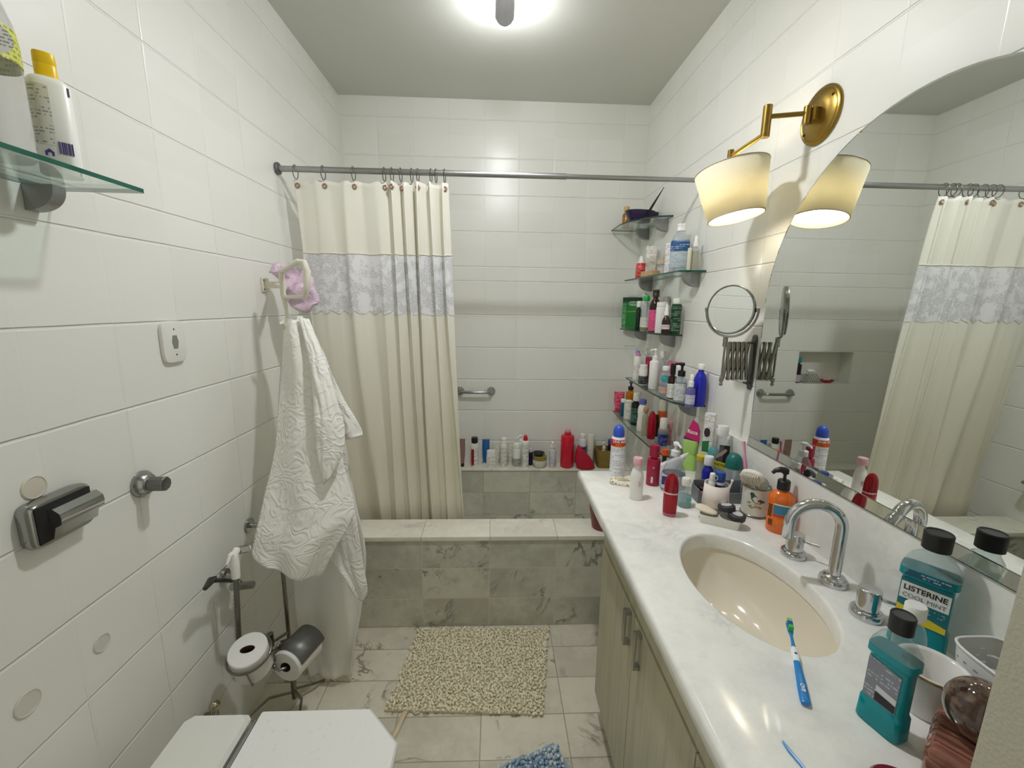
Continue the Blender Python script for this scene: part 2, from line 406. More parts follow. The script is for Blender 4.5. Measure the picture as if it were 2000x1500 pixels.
vs = SC.view_settings; vs.view_transform = 'Standard'; vs.look = 'None'; vs.gamma = 1; vs.use_curve_mapping = False; vs.exposure = 1.3
SC.cycles.max_bounces = 14; SC.cycles.diffuse_bounces = 6; SC.cycles.glossy_bounces = 6; SC.cycles.transparent_max_bounces = 24; SC.cycles.transmission_bounces = 8
SC.cycles.sample_clamp_indirect = 6; SC.cycles.caustics_reflective = False; SC.cycles.caustics_refractive = False

# ------------------------------------------------------------------ ceiling lamp, plus an added fill bulb out of view
t = thing('ceiling_lamp', 'white ceiling lamp with a short horizontal bulb, at the top edge, with an added unseen bulb', 'lamp', None, (.9015, 1.60, 2.497))
M().box((-.055, -.17, .06), (.055, -.05, H - 2.497 - .0005), .006).ob('mount', plast((225, 225, 222), .4), t)
T = frame((0, 0, 0), (1, 0, 0), za=(0, 1, 0))
M().se([(-.06, .55), (-.055, .62), (-.01, .62), (0, .55)], .07, None, 2, T=T).tube([(0, -.11, .065), (0, -.11, .0), (0, -.06, 0)], .012).ob('socket', plast((215, 215, 215), .4), t)
bd = M().se([(0, .5), (.015, .62), (.06, .92), (.10, 1), (.160, 1)], .07, None, 2, T=T).ob('bulb', plast((196, 196, 204), .45), t)
M().se([(.158, .985), (.172, .95), (.185, .84), (.198, .6), (.206, .3), (.208, .05)], .07, None, 2, T=T).ob('lit_dome', emis((251, 252, 255), 60.), bd)
M().tube([(0, -.11, .062), (0, -.28, .062), (0, -.40, .055), (0, -.43, .04), (0, -.43, .015)], .012).cyl(.019, -.015, .03, (0, -.43, 0)).ob('socket', plast((215, 215, 215), .4), t)  # arm and socket added out of view to carry the fill bulb
bd = M().se([(-.052, 1.), (-.046, 1.02), (-.034, .9), (-.014, .4)], .104, None, 2, c=(0, -.43, 0)).ob('bulb', plast((210, 210, 214), .45), t)  # housing of the added fill bulb
M().ball(.050, (0, -.43, -.0525), sz=.30, a1=0, k=28).ob('added_fill_globe', emis((251, 252, 255), 205.), bd)  # unseen bulb added to brighten the curtain front and the counter

# ------------------------------------------------------------------ wall sconce
t = thing('wall_sconce', 'brass swing-arm wall lamp with a cream fabric shade above the vanity', 'lamp', None, (W, 1.197, 1.962))
T = frame((0, 0, 0), (0, 1, 0), za=(-1, 0, 0))
m = M().se([(.0008, 1), (.004, 1), (.007, .97), (.009, .9), (.0075, .86), (.011, .8), (.014, .4), (.015, .05)], .143, None, 2, 40, T=T)
pl = m.ob('wall_plate', BRASS, t)
for a in (35, 215): M().ball(.004, (.056 * math.cos(math.radians(a)), .056 * math.sin(math.radians(a)), .0115), sz=.5, T=T).ob('screw', plast((70, 55, 30), .4, 1.), pl)
def P_(*q): return Vector(q) - Vector((W, 1.197, 1.962))
h1 = P_(1.611, 1.226, 1.955); h2 = P_(1.566, 1.312, 1.887)
M().box((-.034, -.016, -.016), (-.012, .016, .016), .003).cyl(.010, -.022, .022, (-.040, 0, 0)).ob('bracket', BRASS, t)
M().tube([(-.045, 0, .004), h1 + Vector((.006, -.002, .012))], .0062).ob('arm', BRASS, t)
M().cyl(.0115, -.040, .040, tuple(h1)).ob('elbow', BRASS, t)
M().tube([h1 + Vector((0, 0, -.030)), h2 + Vector((0, 0, .006))], .0062).ob('arm', BRASS, t)
M().cyl(.009, -.020, .024, tuple(h2)).se([(-.030, 1.), (-.020, .7)], .04, None, 2, c=tuple(h2)).ob('socket', BRASS, t)
st, nt, b = newmat('cream_shade'); out = nt.nodes['Material Output']
cco, ss = xyz(nt); wv = nd(nt, 'ShaderNodeTexNoise', {'Vector': cco, 'Scale': 380., 'Detail': 1.})
scol = mixc(nt, wv.outputs[0], lin((232, 226, 202)), lin((242, 238, 220)))
df = nd(nt, 'ShaderNodeBsdfDiffuse', {'Color': scol}); tl = nd(nt, 'ShaderNodeBsdfTranslucent', {'Color': scol})
mx = nd(nt, 'ShaderNodeMixShader', {0: .30, 1: df.outputs[0], 2: tl.outputs[0]}); nt.links.new(mx.outputs[0], out.inputs['Surface']); nt.nodes.remove(b)
s0, s1 = P_(1.595, 1.300, 1.722), P_(1.575, 1.318, 1.860)
ax = (s1 - s0); L = ax.length; T = frame(s0, (1, 0, 0), za=ax)
sh = M().se([(0, .0765), (L * .5, .0885), (L, .1005)], 2, None, 2, 56, T=T, cap0=False, cap1=False).ob('shade', st, t, 180, solid=.0015)
M().tube([T @ Vector((.0765 * math.cos(a), .0765 * math.sin(a), 0)) for a in [2 * PI * i / 56 for i in range(56)]], .0016, 6, True).ob('rim', plast((170, 160, 135), .5), sh)
M().tube([T @ Vector((.1005 * math.cos(a), .1005 * math.sin(a), L)) for a in [2 * PI * i / 56 for i in range(56)]], .0016, 6, True).ob('rim', plast((170, 160, 135), .5), sh)
M().tube([T @ Vector((-.0995, 0, L - .002)), T @ Vector((0, 0, L + .004)), T @ Vector((.0995, 0, L - .002))], .002, 6).ob('spider', BRASS, sh)
M().cyl(.016, L * .62, L + .01, T=T).ob('bulb_holder', plast((225, 222, 210), .4), t)
M().ball(.031, (0, 0, L * .40), sz=1.12, T=T).ob('lit_bulb', emis((255, 243, 220), 15.), t)

# ------------------------------------------------------------------ arched mirror with a bevelled border
MIR, nt, b = newmat('mirror_silver'); b.inputs['Metallic'].default_value = 1.; b.inputs['Roughness'].default_value = .012; b.inputs['Base Color'].default_value = (.80, .83, .80, 1)
yc, r0, zb, zs = .879, .429, 1.0085, 1.464
def arch(r, zbot, n=48):
    pts = [(yc + r, zbot)] + [(yc + r * math.cos(PI * i / n), zs + r * math.sin(PI * i / n)) for i in range(n + 1)] + [(yc - r, zbot)]
    return pts
zk = zb + .027
A0, A1 = arch(r0, zk), arch(r0 - .004, zk + .0015)
xm = 1.7225
m = M(); R0 = [(W - .0005, y, z) for y, z in A0]; R1 = [(xm + .0010, y, z) for y, z in A0]; R2 = [(xm, y, z) for y, z in A1]
m.loft([R0, R1], True, False)
t = m.ob('wall_mirror', plast((40, 42, 40), .4), None, 20)
tag(t, 'large arched frameless mirror above the vanity', 'mirror')
M().loft([R1, R2], False, False).ob('bevelled_border', MIR, t, 12)
M().loft([R2, [(xm - .00001, y, z) for y, z in A1]], False, True).ob('mirror_glass', MIR, t, 12)
ya_, yb_ = yc - r0, yc + r0
M().loft([[(xm - .0030, yy, zb + .0006), (xm - .0004, yy, zk - .0005), (W - .0005, yy, zk - .0005), (W - .0005, yy, zb + .0006)] for yy in (ya_, yb_)], True, True).ob('lower_strip', MIR, t, 12)
M().box((xm - .0035, ya_, zb - .0006), (W - .0005, yb_, zb + .0003)).ob('dark_edge', plast((34, 33, 30), .5), t)

# ------------------------------------------------------------------ vanity
t = thing('vanity_cabinet', 'pale wood-grain vanity cabinet with flat doors under the marble top', 'cabinet', None, (1.24, .30, 0))
WOOD, nt, b = newmat('pale_wood_grain'); cco, ss = xyz(nt)
v = nd(nt, 'ShaderNodeCombineXYZ', {0: mt(nt, 'MULTIPLY', ss[0], 40.), 1: mt(nt, 'MULTIPLY', ss[1], 40.), 2: mt(nt, 'MULTIPLY', ss[2], 2.2)})
g = nd(nt, 'ShaderNodeTexNoise', {'Vector': v.outputs[0], 'Scale': 1., 'Detail': 5., 'Roughness': .65})
nt.links.new(mixc(nt, ramp(nt, g.outputs[0], .35, .68), lin((186, 182, 155)), lin((170, 166, 140))), b.inputs['Base Color']); b.inputs['Roughness'].default_value = .42
def vb(a, b_): return ((a[0] - 1.24, a[1] - .30, a[2]), (b_[0] - 1.24, b_[1] - .30, b_[2]))
M().box(*vb((1.26, .302, .10), (1.7236, 1.252, .118))).box(*vb((1.26, .302, .118), (1.7236, .320, .786))).box(*vb((1.26, 1.234, .118), (1.7236, 1.252, .786))).box(*vb((1.706, .320, .118), (1.7236, 1.234, .786))).box(*vb((1.26, .320, .118), (1.266, 1.234, .60))).ob('carcass', WOOD, t)
M().box(*vb((1.243, .302, .677), (1.2598, 1.255, .786)), .001).ob('top_rail', WOOD, t)
M().box(*vb((1.31, .302, 0), (1.72, 1.24, .0998))).ob('toe_kick', plast((120, 114, 96), .6), t)
for y0, y1, hy in ((.936, 1.255, .966), (.602, .9325, .886), (.303, .5985, .572)):
    dr = M().box(*vb((1.240, y0, .104), (1.2595, y1, .6725)), .0012).ob('door', WOOD, t)
    hm = M().box(*vb((1.2225, hy - .009, .565), (1.2275, hy + .009, .665)), .0012)
    hm.box(*vb((1.2275, hy - .009, .655), (1.2397, hy + .009, .665)), .001).box(*vb((1.2275, hy - .009, .565), (1.2397, hy + .009, .575)), .001)
    hm.ob('handle', plast((176, 176, 172), .28, 1.), dr)
# countertop with an oval cut-out, backsplash
ex, ey, ea, eb = 1.470, .848, .133, .207
cx0, cx1, cy0, cy1 = 1.200, 1.7420, .3015, 1.522
N = 96
el = [(ex + ea * math.cos(2 * PI * i / N), ey + eb * math.sin(2 * PI * i / N)) for i in range(N)]
def torect(x, y):
    dx, dy = x - ex, y - ey
    s = min((cx1 - ex) / dx if dx > 1e-9 else 1e9, (cx0 - ex) / dx if dx < -1e-9 else 1e9, (cy1 - ey) / dy if dy > 1e-9 else 1e9, (cy0 - ey) / dy if dy < -1e-9 else 1e9)
    return [ex + dx * s, ey + dy * s]
rc = [torect(x, y) for x, y in el]
for cxy in ((cx0, cy0), (cx0, cy1), (cx1, cy0), (cx1, cy1)):
    i = min(range(N), key=lambda k: (rc[k][0] - cxy[0]) ** 2 + (rc[k][1] - cxy[1]) ** 2); rc[i] = list(cxy)
def ins(p, d):
    return (min(max(p[0], cx0 + d), cx1 - d), min(max(p[1], cy0 + d), cy1 - d))
zt, zu = .830, .788
rings = [[(x, y, zu) for x, y in el], [(x, y, zt - .006) for x, y in el], [(ex + (x - ex) * 1.02, ey + (y - ey) * 1.015, zt - .001) for x, y in el], [(ex + (x - ex) * 1.05, ey + (y - ey) * 1.035, zt) for x, y in el]]
rings += [[(*ins(p, .010), zt) for p in rc], [(*ins(p, .003), zt - .003) for p in rc], [(*p, zt - .010) for p in rc], [(*p, zu + .008) for p in rc], [(*ins(p, .008), zu) for p in rc]]
m = M().loft(rings + [rings[0]], False, False)
t = m.ob('countertop', COUNTM, None, 50); tag(t, 'white marble vanity countertop with faint grey veins', 'countertop')
M().box((1.7225, .3015, .8302), (1.7422, 1.50, 1.0075), .002).ob('backsplash', COUNTM, t)
# basin
CER = plast((229, 221, 204), .10, 0, 0, 0, .4)
m = M(); prof = [(.7872, 1.10), (.7872, 1.03), (.780, 1.02), (.765, 1.0), (.735, .95), (.70, .85), (.675, .70), (.660, .50), (.654, .30), (.652, .12)]
rings = [[(ex + (ea * r if r > .2 else .024) * math.cos(2 * PI * i / 64) , ey + (eb * r if r > .2 else .024) * math.sin(2 * PI * i / 64), z) for i in range(64)] for z, r in prof]
for k, (z, r) in enumerate(prof):
    if r <= .3: rings[k] = [(ex + (.05 if r > .2 else .024) * math.cos(2 * PI * i / 64), ey + (.06 if r > .2 else .024) * math.sin(2 * PI * i / 64), z) for i in range(64)]
m.loft(rings, False, False)
t = m.ob('sink_basin', CER, None, 60, solid=.003); tag(t, 'oval cream ceramic basin set under the marble counter', 'sink')
T = Matrix.Translation((ex, ey, .650))
M().se([(0, .8), (.0045, 1), (.006, .95), (.0045, .72), (.003, .68)], .056, None, 2, T=T).ob('drain', CHROME, t)
# tap set
t = thing('faucet_spout', 'chrome gooseneck spout standing behind the oval basin', 'faucet', None, (1.664, .842, .8302))
M().se([(0, 1), (.008, 1), (.012, .94), (.013, .8), (.018, .78), (.020, .6), (.022, .5)], .058, None, 2, 36).ob('base_ring', CHROME, t)
dv = Vector((-.955, .30, 0)).normalized(); pts = [(0, 0, .015), (0, 0, .08), (0, 0, .135)]
for i in range(1, 17):
    a = PI * i / 16; c_ = dv * (.052 - .052 * math.cos(a)); pts.append((c_.x, c_.y, .135 + .052 * math.sin(a) * 1.0))
pts.append((dv.x * .104, dv.y * .104, .112)); pts.append((dv.x * .104, dv.y * .104, .098))
M().tube(pts, .0125, 20).ob('pipe', CHROME, t, 30)
M().cyl(.0100, -.002, .002, (dv.x * .104, dv.y * .104, .0975)).ob('outlet', STEEL, t)
def knob(x, y, label, ang):
    t = thing('water_tap', label, 'faucet', None, (x, y, .8302), ang)
    M().se([(0, 1), (.008, 1), (.012, .95), (.013, .8), (.017, .78)], .058, None, 2, 36).ob('base_ring', CHROME, t)
    M().se([(.016, .9), (.018, 1), (.058, 1), (.0605, .97), (.061, .9)], .040, None, 2, 36).ob('body', CHROME, t)
    M().tube([(.015, 0, .045), (.052, 0, .046)], .0035, 10).ob('lever', CHROME, t)
knob(1.648, .952, 'chrome tap handle nearest the orange soap bottle', -50)
knob(1.650, .738, 'chrome tap handle nearest the large teal mouthwash', -42)

# ------------------------------------------------------------------ curtain rod, rings, curtain
RODY, RODZ = 1.830, 1.9745
t = thing('curtain_rod', 'grey metal shower curtain rod spanning wall to wall', 'curtain rod', None, (0, RODY, RODZ))
T = frame((0, 0, 0), (0, 1, 0), za=(1, 0, 0))
M().cyl(.0115, .006, 1.162, T=T).ob('wide_tube', plast((168, 169, 168), .34, 1.), t); M().cyl(.0092, 1.158, W - .006, T=T).ob('narrow_tube', plast((168, 169, 168), .34, 1.), t)
for a, b_ in ((.0005, .012), (W - .012, W - .0005)): M().cyl(.023, a, b_, T=T).ob('end_flange', plast((110, 111, 112), .4, .6), t)
def cur(u, f):
    """curtain sheet: u across 0..1, f down 0..1"""
    xt = .060 + .36 * min(u / .42, 1) + (.255 * (u - .42) / .58 if u > .42 else 0)
    xb = .105 + .33 * min(u / .42, 1) + (.300 * (u - .42) / .58 if u > .42 else 0)
    x = xt + (xb - xt) * f ** 1.3
    if u < .42: ph = 2 * PI * 3.0 * u / .42; A = .016 + .010 * f; amp_x = .004
    else: ph = 2 * PI * (3.0 + 5.0 * (u - .42) / .58); A = .030 - .006 * f; amp_x = .010
    s = .5 + .5 * math.tanh((u - .42) * 30)
    A = ((.011 + .008 * f) * (1 - s) + (.027 - .005 * f) * s) * (.75 + .9 * noise.noise(Vector((u * 11, .4, 8.))))
    amp_x = .003 * (1 - s) + .009 * s
    ph += .9 * math.sin(f * 2.1 + u * 9) * f + 2.2 * f ** .5 * noise.noise(Vector((u * 6.5, f * .8, 4.4)))
    n = noise.noise(Vector((u * 7, f * 2.2, .3))) * .011 * f + noise.noise(Vector((u * 22, f * 3.5, 2.3))) * .004
    y = RODY + .005 + .085 * f ** .8 + A * math.sin(ph) + n
    return x + amp_x * math.sin(2 * ph + .6) + noise.noise(Vector((u * 9, f * 1.7, 5.))) * .012 * f, y
ZT, ZB = 1.938, .352
def curz(u, f):
    k = u / .42 * 3 if u < .42 else 3 + (u - .42) / .58 * 7
    sag = .010 * (1 - abs(math.cos(PI * k))) * (1 - f) ** 6
    return ZT - sag + (ZB - ZT) * f
CURT, nt, b = newmat('cream_curtain_cloth'); out = nt.nodes['Material Output']
cco, ss = xyz(nt); nz = nd(nt, 'ShaderNodeTexNoise', {'Vector': cco, 'Scale': 2.6, 'Detail': 3.})
low = mt(nt, 'MULTIPLY', mt(nt, 'SUBTRACT', 1.0, ramp(nt, ss[2], .45, 1.5)), nz.outputs[0])
cc = mixc(nt, low, lin((243, 241, 229)), lin((232, 225, 196)))
b.inputs['Roughness'].default_value = .55; nt.links.new(cc, b.inputs['Base Color']); b.inputs['Sheen Weight'].default_value = .15
wv = nd(nt, 'ShaderNodeTexNoise', {'Vector': cco, 'Scale': 320., 'Detail': 1.}); bump(nt, b, wv.outputs[0], .12, .001)
tl = nd(nt, 'ShaderNodeBsdfTranslucent', {'Color': cc}); mx = nd(nt, 'ShaderNodeMixShader', {0: .15, 1: b.outputs[0], 2: tl.outputs[0]}); nt.links.new(mx.outputs[0], out.inputs['Surface'])
t = thing('shower_curtain', 'cream shower curtain with a lace band hanging from the rod', 'curtain', None, (0, 0, 0))
NU, NF = 300, 90
m = M(); m.grid([[(*cur(i / NU, k / NF), curz(i / NU, k / NF)) for i in range(NU + 1)] for k in range(NF + 1)]); m.ob('fabric', CURT, t, 180, solid=.0012)
LACE, nt, b = newmat('white_lace'); out = nt.nodes['Material Output']; cco, ss = xyz(nt)
vo = nd(nt, 'ShaderNodeTexVoronoi', {'Vector': cco, 'Scale': 120.}, feature='DISTANCE_TO_EDGE')
vo2 = nd(nt, 'ShaderNodeTexNoise', {'Vector': cco, 'Scale': 26., 'Detail': 3.})
th = mt(nt, 'MAXIMUM', mt(nt, 'SUBTRACT', 1.0, ramp(nt, vo.outputs[0], .04, .13)), ramp(nt, vo2.outputs[0], .47, .56))
nt.links.new(mixc(nt, th, lin((214, 215, 218)), lin((230, 230, 231))), b.inputs['Base Color']); b.inputs['Roughness'].default_value = .5; bump(nt, b, th, .35, .0015)
tp = nd(nt, 'ShaderNodeBsdfTransparent'); mx = nd(nt, 'ShaderNodeMixShader', {0: mt(nt, 'ADD', .80, mt(nt, 'MULTIPLY', th, .20)), 1: tp.outputs[0], 2: b.outputs[0]}); nt.links.new(mx.outputs[0], out.inputs['Surface'])
def lace_row(k, n=14):
    r = []
    for i in range(NU + 1):
        u = i / NU; fb = .325 + .011 * abs(math.sin(u * 52)); f = .178 + (fb - .178) * k / n
        x, y = cur(u, f); r.append((x, y - .0030, curz(u, f)))
    return r
lb = M().grid([lace_row(k) for k in range(15)]).ob('lace_band', LACE, t, 180)
def tube_along(f, du=0): return [(cur(i / NU, f)[0], cur(i / NU, f)[1] - .0035, curz(i / NU, f)) for i in range(NU + 1)]
M().tube(tube_along(.177), .0026, 6).ob('gathered_seam', plast((222, 219, 204), .6), lb)
EYE = plast((168, 138, 114), .35, .5)
rg = []
for k in range(11):
    u = (k / 3 * .42) if k <= 3 else .42 + (k - 3) / 7 * .58
    u = min(max(u, .012), .988); x, y = cur(u, .014); z = curz(u, 0) - .022
    T = frame((x, y - .002, z), (1, 0, 0), za=(0, -1, 0))
    M().tube([T @ Vector((.0075 * math.cos(a), .0075 * math.sin(a), 0)) for a in [2 * PI * i / 20 for i in range(20)]], .0034, 8, True).ob('eyelet', EYE, t)
    loc = (x, RODY, RODZ - .011)
    if not rg:
        r = thing('curtain_ring', 'dark wire curtain ring round the rod, one of the row', 'curtain ring', 'wire rings on the curtain rod', loc)
        rp = [(.0015 * math.sin(a), .0205 * math.sin(a), .026 * math.cos(a)) for a in [2 * PI * i / 28 for i in range(28)]]
        M().tube(rp, .0016, 8, True).ob('wire', plast((92, 88, 82), .35, .9), r); rg.append(r)
    else: dup(rg[0], loc, 'dark wire curtain ring round the rod, one of the row')

# ------------------------------------------------------------------ things fixed to the back wall and left wall
t = thing('grab_bar', 'short chrome grab bar on the tiled back wall over the tub', 'grab bar', None, (.755, D, .922))
for s in (-.098, .098):
    M().se([(.0005, 1), (.004, 1), (.012, .85), (.020, .55), (.030, .45)], .052, None, 2, T=frame((s, 0, 0), (1, 0, 0), za=(0, -1, 0))).ob('flange', CHROME_WORN, t)
M().tube([(-.098, -.024, 0), (-.09, -.045, 0), (-.07, -.05, 0), (.07, -.05, 0), (.09, -.045, 0), (.098, -.024, 0)], .0095, 12).ob('bar', CHROME_WORN, t)
# switch plate
t = thing('socket_plate', 'small white wall socket plate with rounded ends on the left wall', 'socket', None, (0, 1.168, 1.341))
T = frame((0, 0, 0), (0, 1, 0), za=(1, 0, 0))
M().se([(.0006, .97), (.006, 1), (.010, .97), (.0115, .88)], .082, .112, 5, 40, T=T).ob('cover', plast((226, 225, 219), .35), t)
M().prism([(-.0115, 0), (-.007, .018), (.007, .018), (.0115, 0), (.007, -.018), (-.007, -.018)], .0112, .0122, T=T).ob('socket_face', plast((128, 134, 118), .5), t)
for z in (-.034, .034): M().cyl(.0026, .0110, .0120, (0, z, 0), T=T, k=12).ob('screw', plast((60, 58, 52), .4), t)
# flush valve plate
t = thing('flush_valve', 'chrome rectangular flush plate with a push lever on the left wall', 'flush valve', None, (0, .802, 1.030))
T = frame((0, 0, 0), (0, 1, 0), za=(1, 0, 0))
M().se([(.0006, .96), (.014, 1), (.022, .97), (.026, .90)], .126, .092, 7, 48, T=T).ob('plate', CHROME_WORN, t)
M().box((-.052, -.036, .0262), (.056, .036, .0272), .0005, T=T).ob('recess', plast((15, 15, 15), .5), t)
pr_ = [(0.0275, .026), (.036, .026), (.048, .016), (.050, .006), (.048, -.006), (.036, -.012), (.030, -.034), (.0275, -.034)]
Tp = frame((0, 0, 0), (1, 0, 0), (0, 0, 1))   # local x -> out of the wall, local y -> up
m = M().loft([[(x, y_, z) for x, z in pr_] for y_ in (-.030, .060)], True, True)
m.ob('lever', CHROME, t, 30)
# stop valve
t = thing('stop_valve', 'chrome round stop valve knob between flush plate and towel', 'valve', None, (0, 1.012, 1.002))
T = frame((0, 0, 0), (0, 1, 0), za=(1, 0, 0))
M().se([(.0006, 1), (.006, 1), (.020, .72), (.024, .55)], .066, None, 2, 32, T=T).ob('flange', CHROME_WORN, t)
M().se([(.022, .9), (.026, 1), (.058, 1), (.060, .92), (.0605, .8)], .036, None, 2, 10, T=T).ob('knob', STEEL, t, 20)
# round cover discs
for y, z, r, l in ((.782, 1.097, .023, 'round cream screw cover disc just above the flush plate'), (.850, .695, .020, 'round tile-coloured cover disc low on the wall, lying farther in'), (.700, .700, .024, 'round grey cover disc low on the wall nearest the camera')):
    o = M().se([(.0004, 1), (.002, .98), (.0028, .9), (.0016, .86)], 2 * r, None, 2, 32, T=frame((0, 0, 0), (0, 1, 0), za=(1, 0, 0))).ob('cover_disc', plast((212, 206, 190) if z > 1 else (208, 206, 196), .5), None)
    o.location = (0, y, z); tag(o, l, 'cover disc')
# glass wall shelf on the left wall
def bracket(par, x, y, z, dirx, s=1.):
    n = 14; prof_ = [(0, 0), (0, -.062 * s)] + [(.075 * s * math.sin(PI / 2 * i / n), -.062 * s * math.cos(PI / 2 * i / n) ** .8) for i in range(1, n + 1)]
    m = M().loft([[(x + dirx * (a + .0006), y + w_, z + b_) for a, b_ in prof_] for w_ in (-.017 * s, -.014 * s, .014 * s, .017 * s)], True, True)
    m.box((min(x + dirx * .0006, x + dirx * .07 * s), y - .013 * s, z + .0002), (max(x + dirx * .0006, x + dirx * .07 * s), y + .013 * s, z + .0010))
    return m.ob('bracket', plast((148, 148, 146), .38, .45), par)
EDGE = plast((22, 92, 74), .12, 0, .2)
DEDGE = plast((40, 66, 58), .15, 0, .2)
def glass_shelf(label, loc, poly, br, dirx, edge, th=.008, group=None, s=1.):
    t = thing('glass_shelf', label, 'shelf', group, loc)
    m = M(); bt = m._ring([(x, y, 0) for x, y in poly]); tp_ = m._ring([(x, y, th) for x, y in poly]); n = len(poly)
    m.bm.faces.new(tp_); m.bm.faces.new(list(reversed(bt)))
    for i in range(n): m.bm.faces.new((bt[i], bt[(i + 1) % n], tp_[(i + 1) % n], tp_[i])).material_index = 1
    m.ob('glass_pane', [GLASS, edge], t, 20)
    for y in br: bracket(t, 0, y, -.0012, dirx, s)
    return t
glass_shelf('glass shelf with green edge on the left wall, holding cleaning bottles', (0, .60, 1.660), [(.001, -.45), (.175, -.45), (.175, .317), (.172, .320), (.001, .320)], [.272, -.2], 1, EDGE, s=.74)
# towel bar
t = thing('towel_bar', 'grey metal towel bar on the left wall behind the towel', 'towel bar', None, (0, 1.412, .666))
T = frame((0, 0, 0), (0, 1, 0), za=(1, 0, 0))
M().cyl(.026, .0006, .008, T=T).ob('flange', CHROME_WORN, t); M().cyl(.026, .0006, .008, (.36, 0, 0), T=T).ob('flange', CHROME_WORN, t)
M().tube([(.006, 0, 0), (.055, 0, 0), (.064, .004, 0), (.068, .014, 0), (.068, .346, 0), (.064, .356, 0), (.055, .36, 0), (.006, .36, 0)], .0085, 12).ob('bar', CHROME_WORN, t)

# ------------------------------------------------------------------ hook, shower cap, towel
HP = plast((222, 218, 202), .35)
t = thing('towel_hook', 'cream plastic swing-arm towel hook on the left wall', 'hook', None, (0, 1.66, 1.515))
def hp(*q): return Vector(q) - Vector((0, 1.66, 1.515))
M().box((.0006, -.022, -.026), (.008, .022, .026), .003).ob('wall_plate', HP, t)
for z in (-.017, .017): M().cyl(.003, 0, .0022, T=frame((.008, -.014, z), (0, 1, 0), za=(1, 0, 0)), k=10).ob('screw', plast((80, 74, 62), .4, .6), t)
hx = hp(*(0.1493, 1.52, 1.5045))
M().box((.008, -.012, -.012), (.060, .008, .012), .003).tube([(.05, -.004, 0), tuple(hx + Vector((-.012, .01, 0)))], .010).ob('arm', HP, t)
M().tube([hp(*(0.1365, 1.52, 1.5593)), hp(*(0.1366, 1.52, 1.4782)), hp(*(0.1446, 1.52, 1.4256)), hp(*(0.1483, 1.515, 1.3778)), hp(*(0.147, 1.49, 1.3648)), hp(*(0.148, 1.47, 1.3831))], [.010, .0095, .008, .0075, .0075, .007]).ob('hanger_post', HP, t)
M().tube([hp(*(0.1362, 1.52, 1.5559)), hp(*(0.1755, 1.49, 1.566)), hp(*(0.2184, 1.47, 1.5865)), hp(*(0.2426, 1.46, 1.5827)), hp(*(0.2504, 1.46, 1.5533)), hp(*(0.2468, 1.46, 1.5035)), hp(*(0.2338, 1.465, 1.4715)), hp(*(0.2015, 1.48, 1.4696)), hp(*(0.1412, 1.52, 1.4695))], [.008, .0085, .0085, .010, .0115, .0115, .009, .0075, .007], 12).ob('hook_loop', HP, t)
# shower cap
cap_m, nt, b = newmat('lilac_film'); cco, ss = xyz(nt); b.inputs['Base Color'].default_value = lin((214, 190, 208)); b.inputs['Roughness'].default_value = .3
bump(nt, b, nd(nt, 'ShaderNodeTexNoise', {'Vector': cco, 'Scale': 40., 'Detail': 4., 'Distortion': 1.5}).outputs[0], .9, .006)
def crumple(m, amp, sc, seed):
    for v in m.bm.verts:
        n = noise.noise_vector(v.co * sc + Vector((seed, 0, 0))); v.co += n * amp
    return m
t = thing('shower_bonnet', 'crumpled pale lilac shower cap hanging on the towel hook', 'shower cap', None, (0.1302, 1.645, 1.4983))
m = M().ball(.058, (.006, .0, -.012), 1.0, .55, 1.25, 40, 28, T=Matrix.Rotation(-.5, 4, 'Y')); crumple(m, .022, 26, 3); m.ob('film', cap_m, t, 180)
m = M().ball(.042, (-.045, .0, .066), 1.1, .6, .8, 32, 20); crumple(m, .018, 34, 9); m.ob('gathered_edge', cap_m, t, 180)
# towel
TOW, nt, b = newmat('white_damask_towelling'); cco, ss = xyz(nt)
b.inputs['Base Color'].default_value = lin((233, 232, 224)); b.inputs['Roughness'].default_value = .9; b.inputs['Sheen Weight'].default_value = .25
sw = nd(nt, 'ShaderNodeTexNoise', {'Vector': cco, 'Scale': 12., 'Detail': 1.6, 'Distortion': 1.2})
sc_ = mt(nt, 'SINE', mt(nt, 'MULTIPLY', sw.outputs[0], 42.))
n1 = bump(nt, None, ramp(nt, sc_, -.9, .9), .42, .005)
bump(nt, b, nd(nt, 'ShaderNodeTexNoise', {'Vector': cco, 'Scale': 420., 'Detail': 2.}).outputs[0], .3, .002, n1)
PLAINT, nt, b = newmat('white_plain_towelling'); cco, ss = xyz(nt)
b.inputs['Base Color'].default_value = lin((233, 232, 224)); b.inputs['Roughness'].default_value = .9; b.inputs['Sheen Weight'].default_value = .25
bump(nt, b, nd(nt, 'ShaderNodeTexNoise', {'Vector': cco, 'Scale': 300., 'Detail': 3.}).outputs[0], .5, .003)
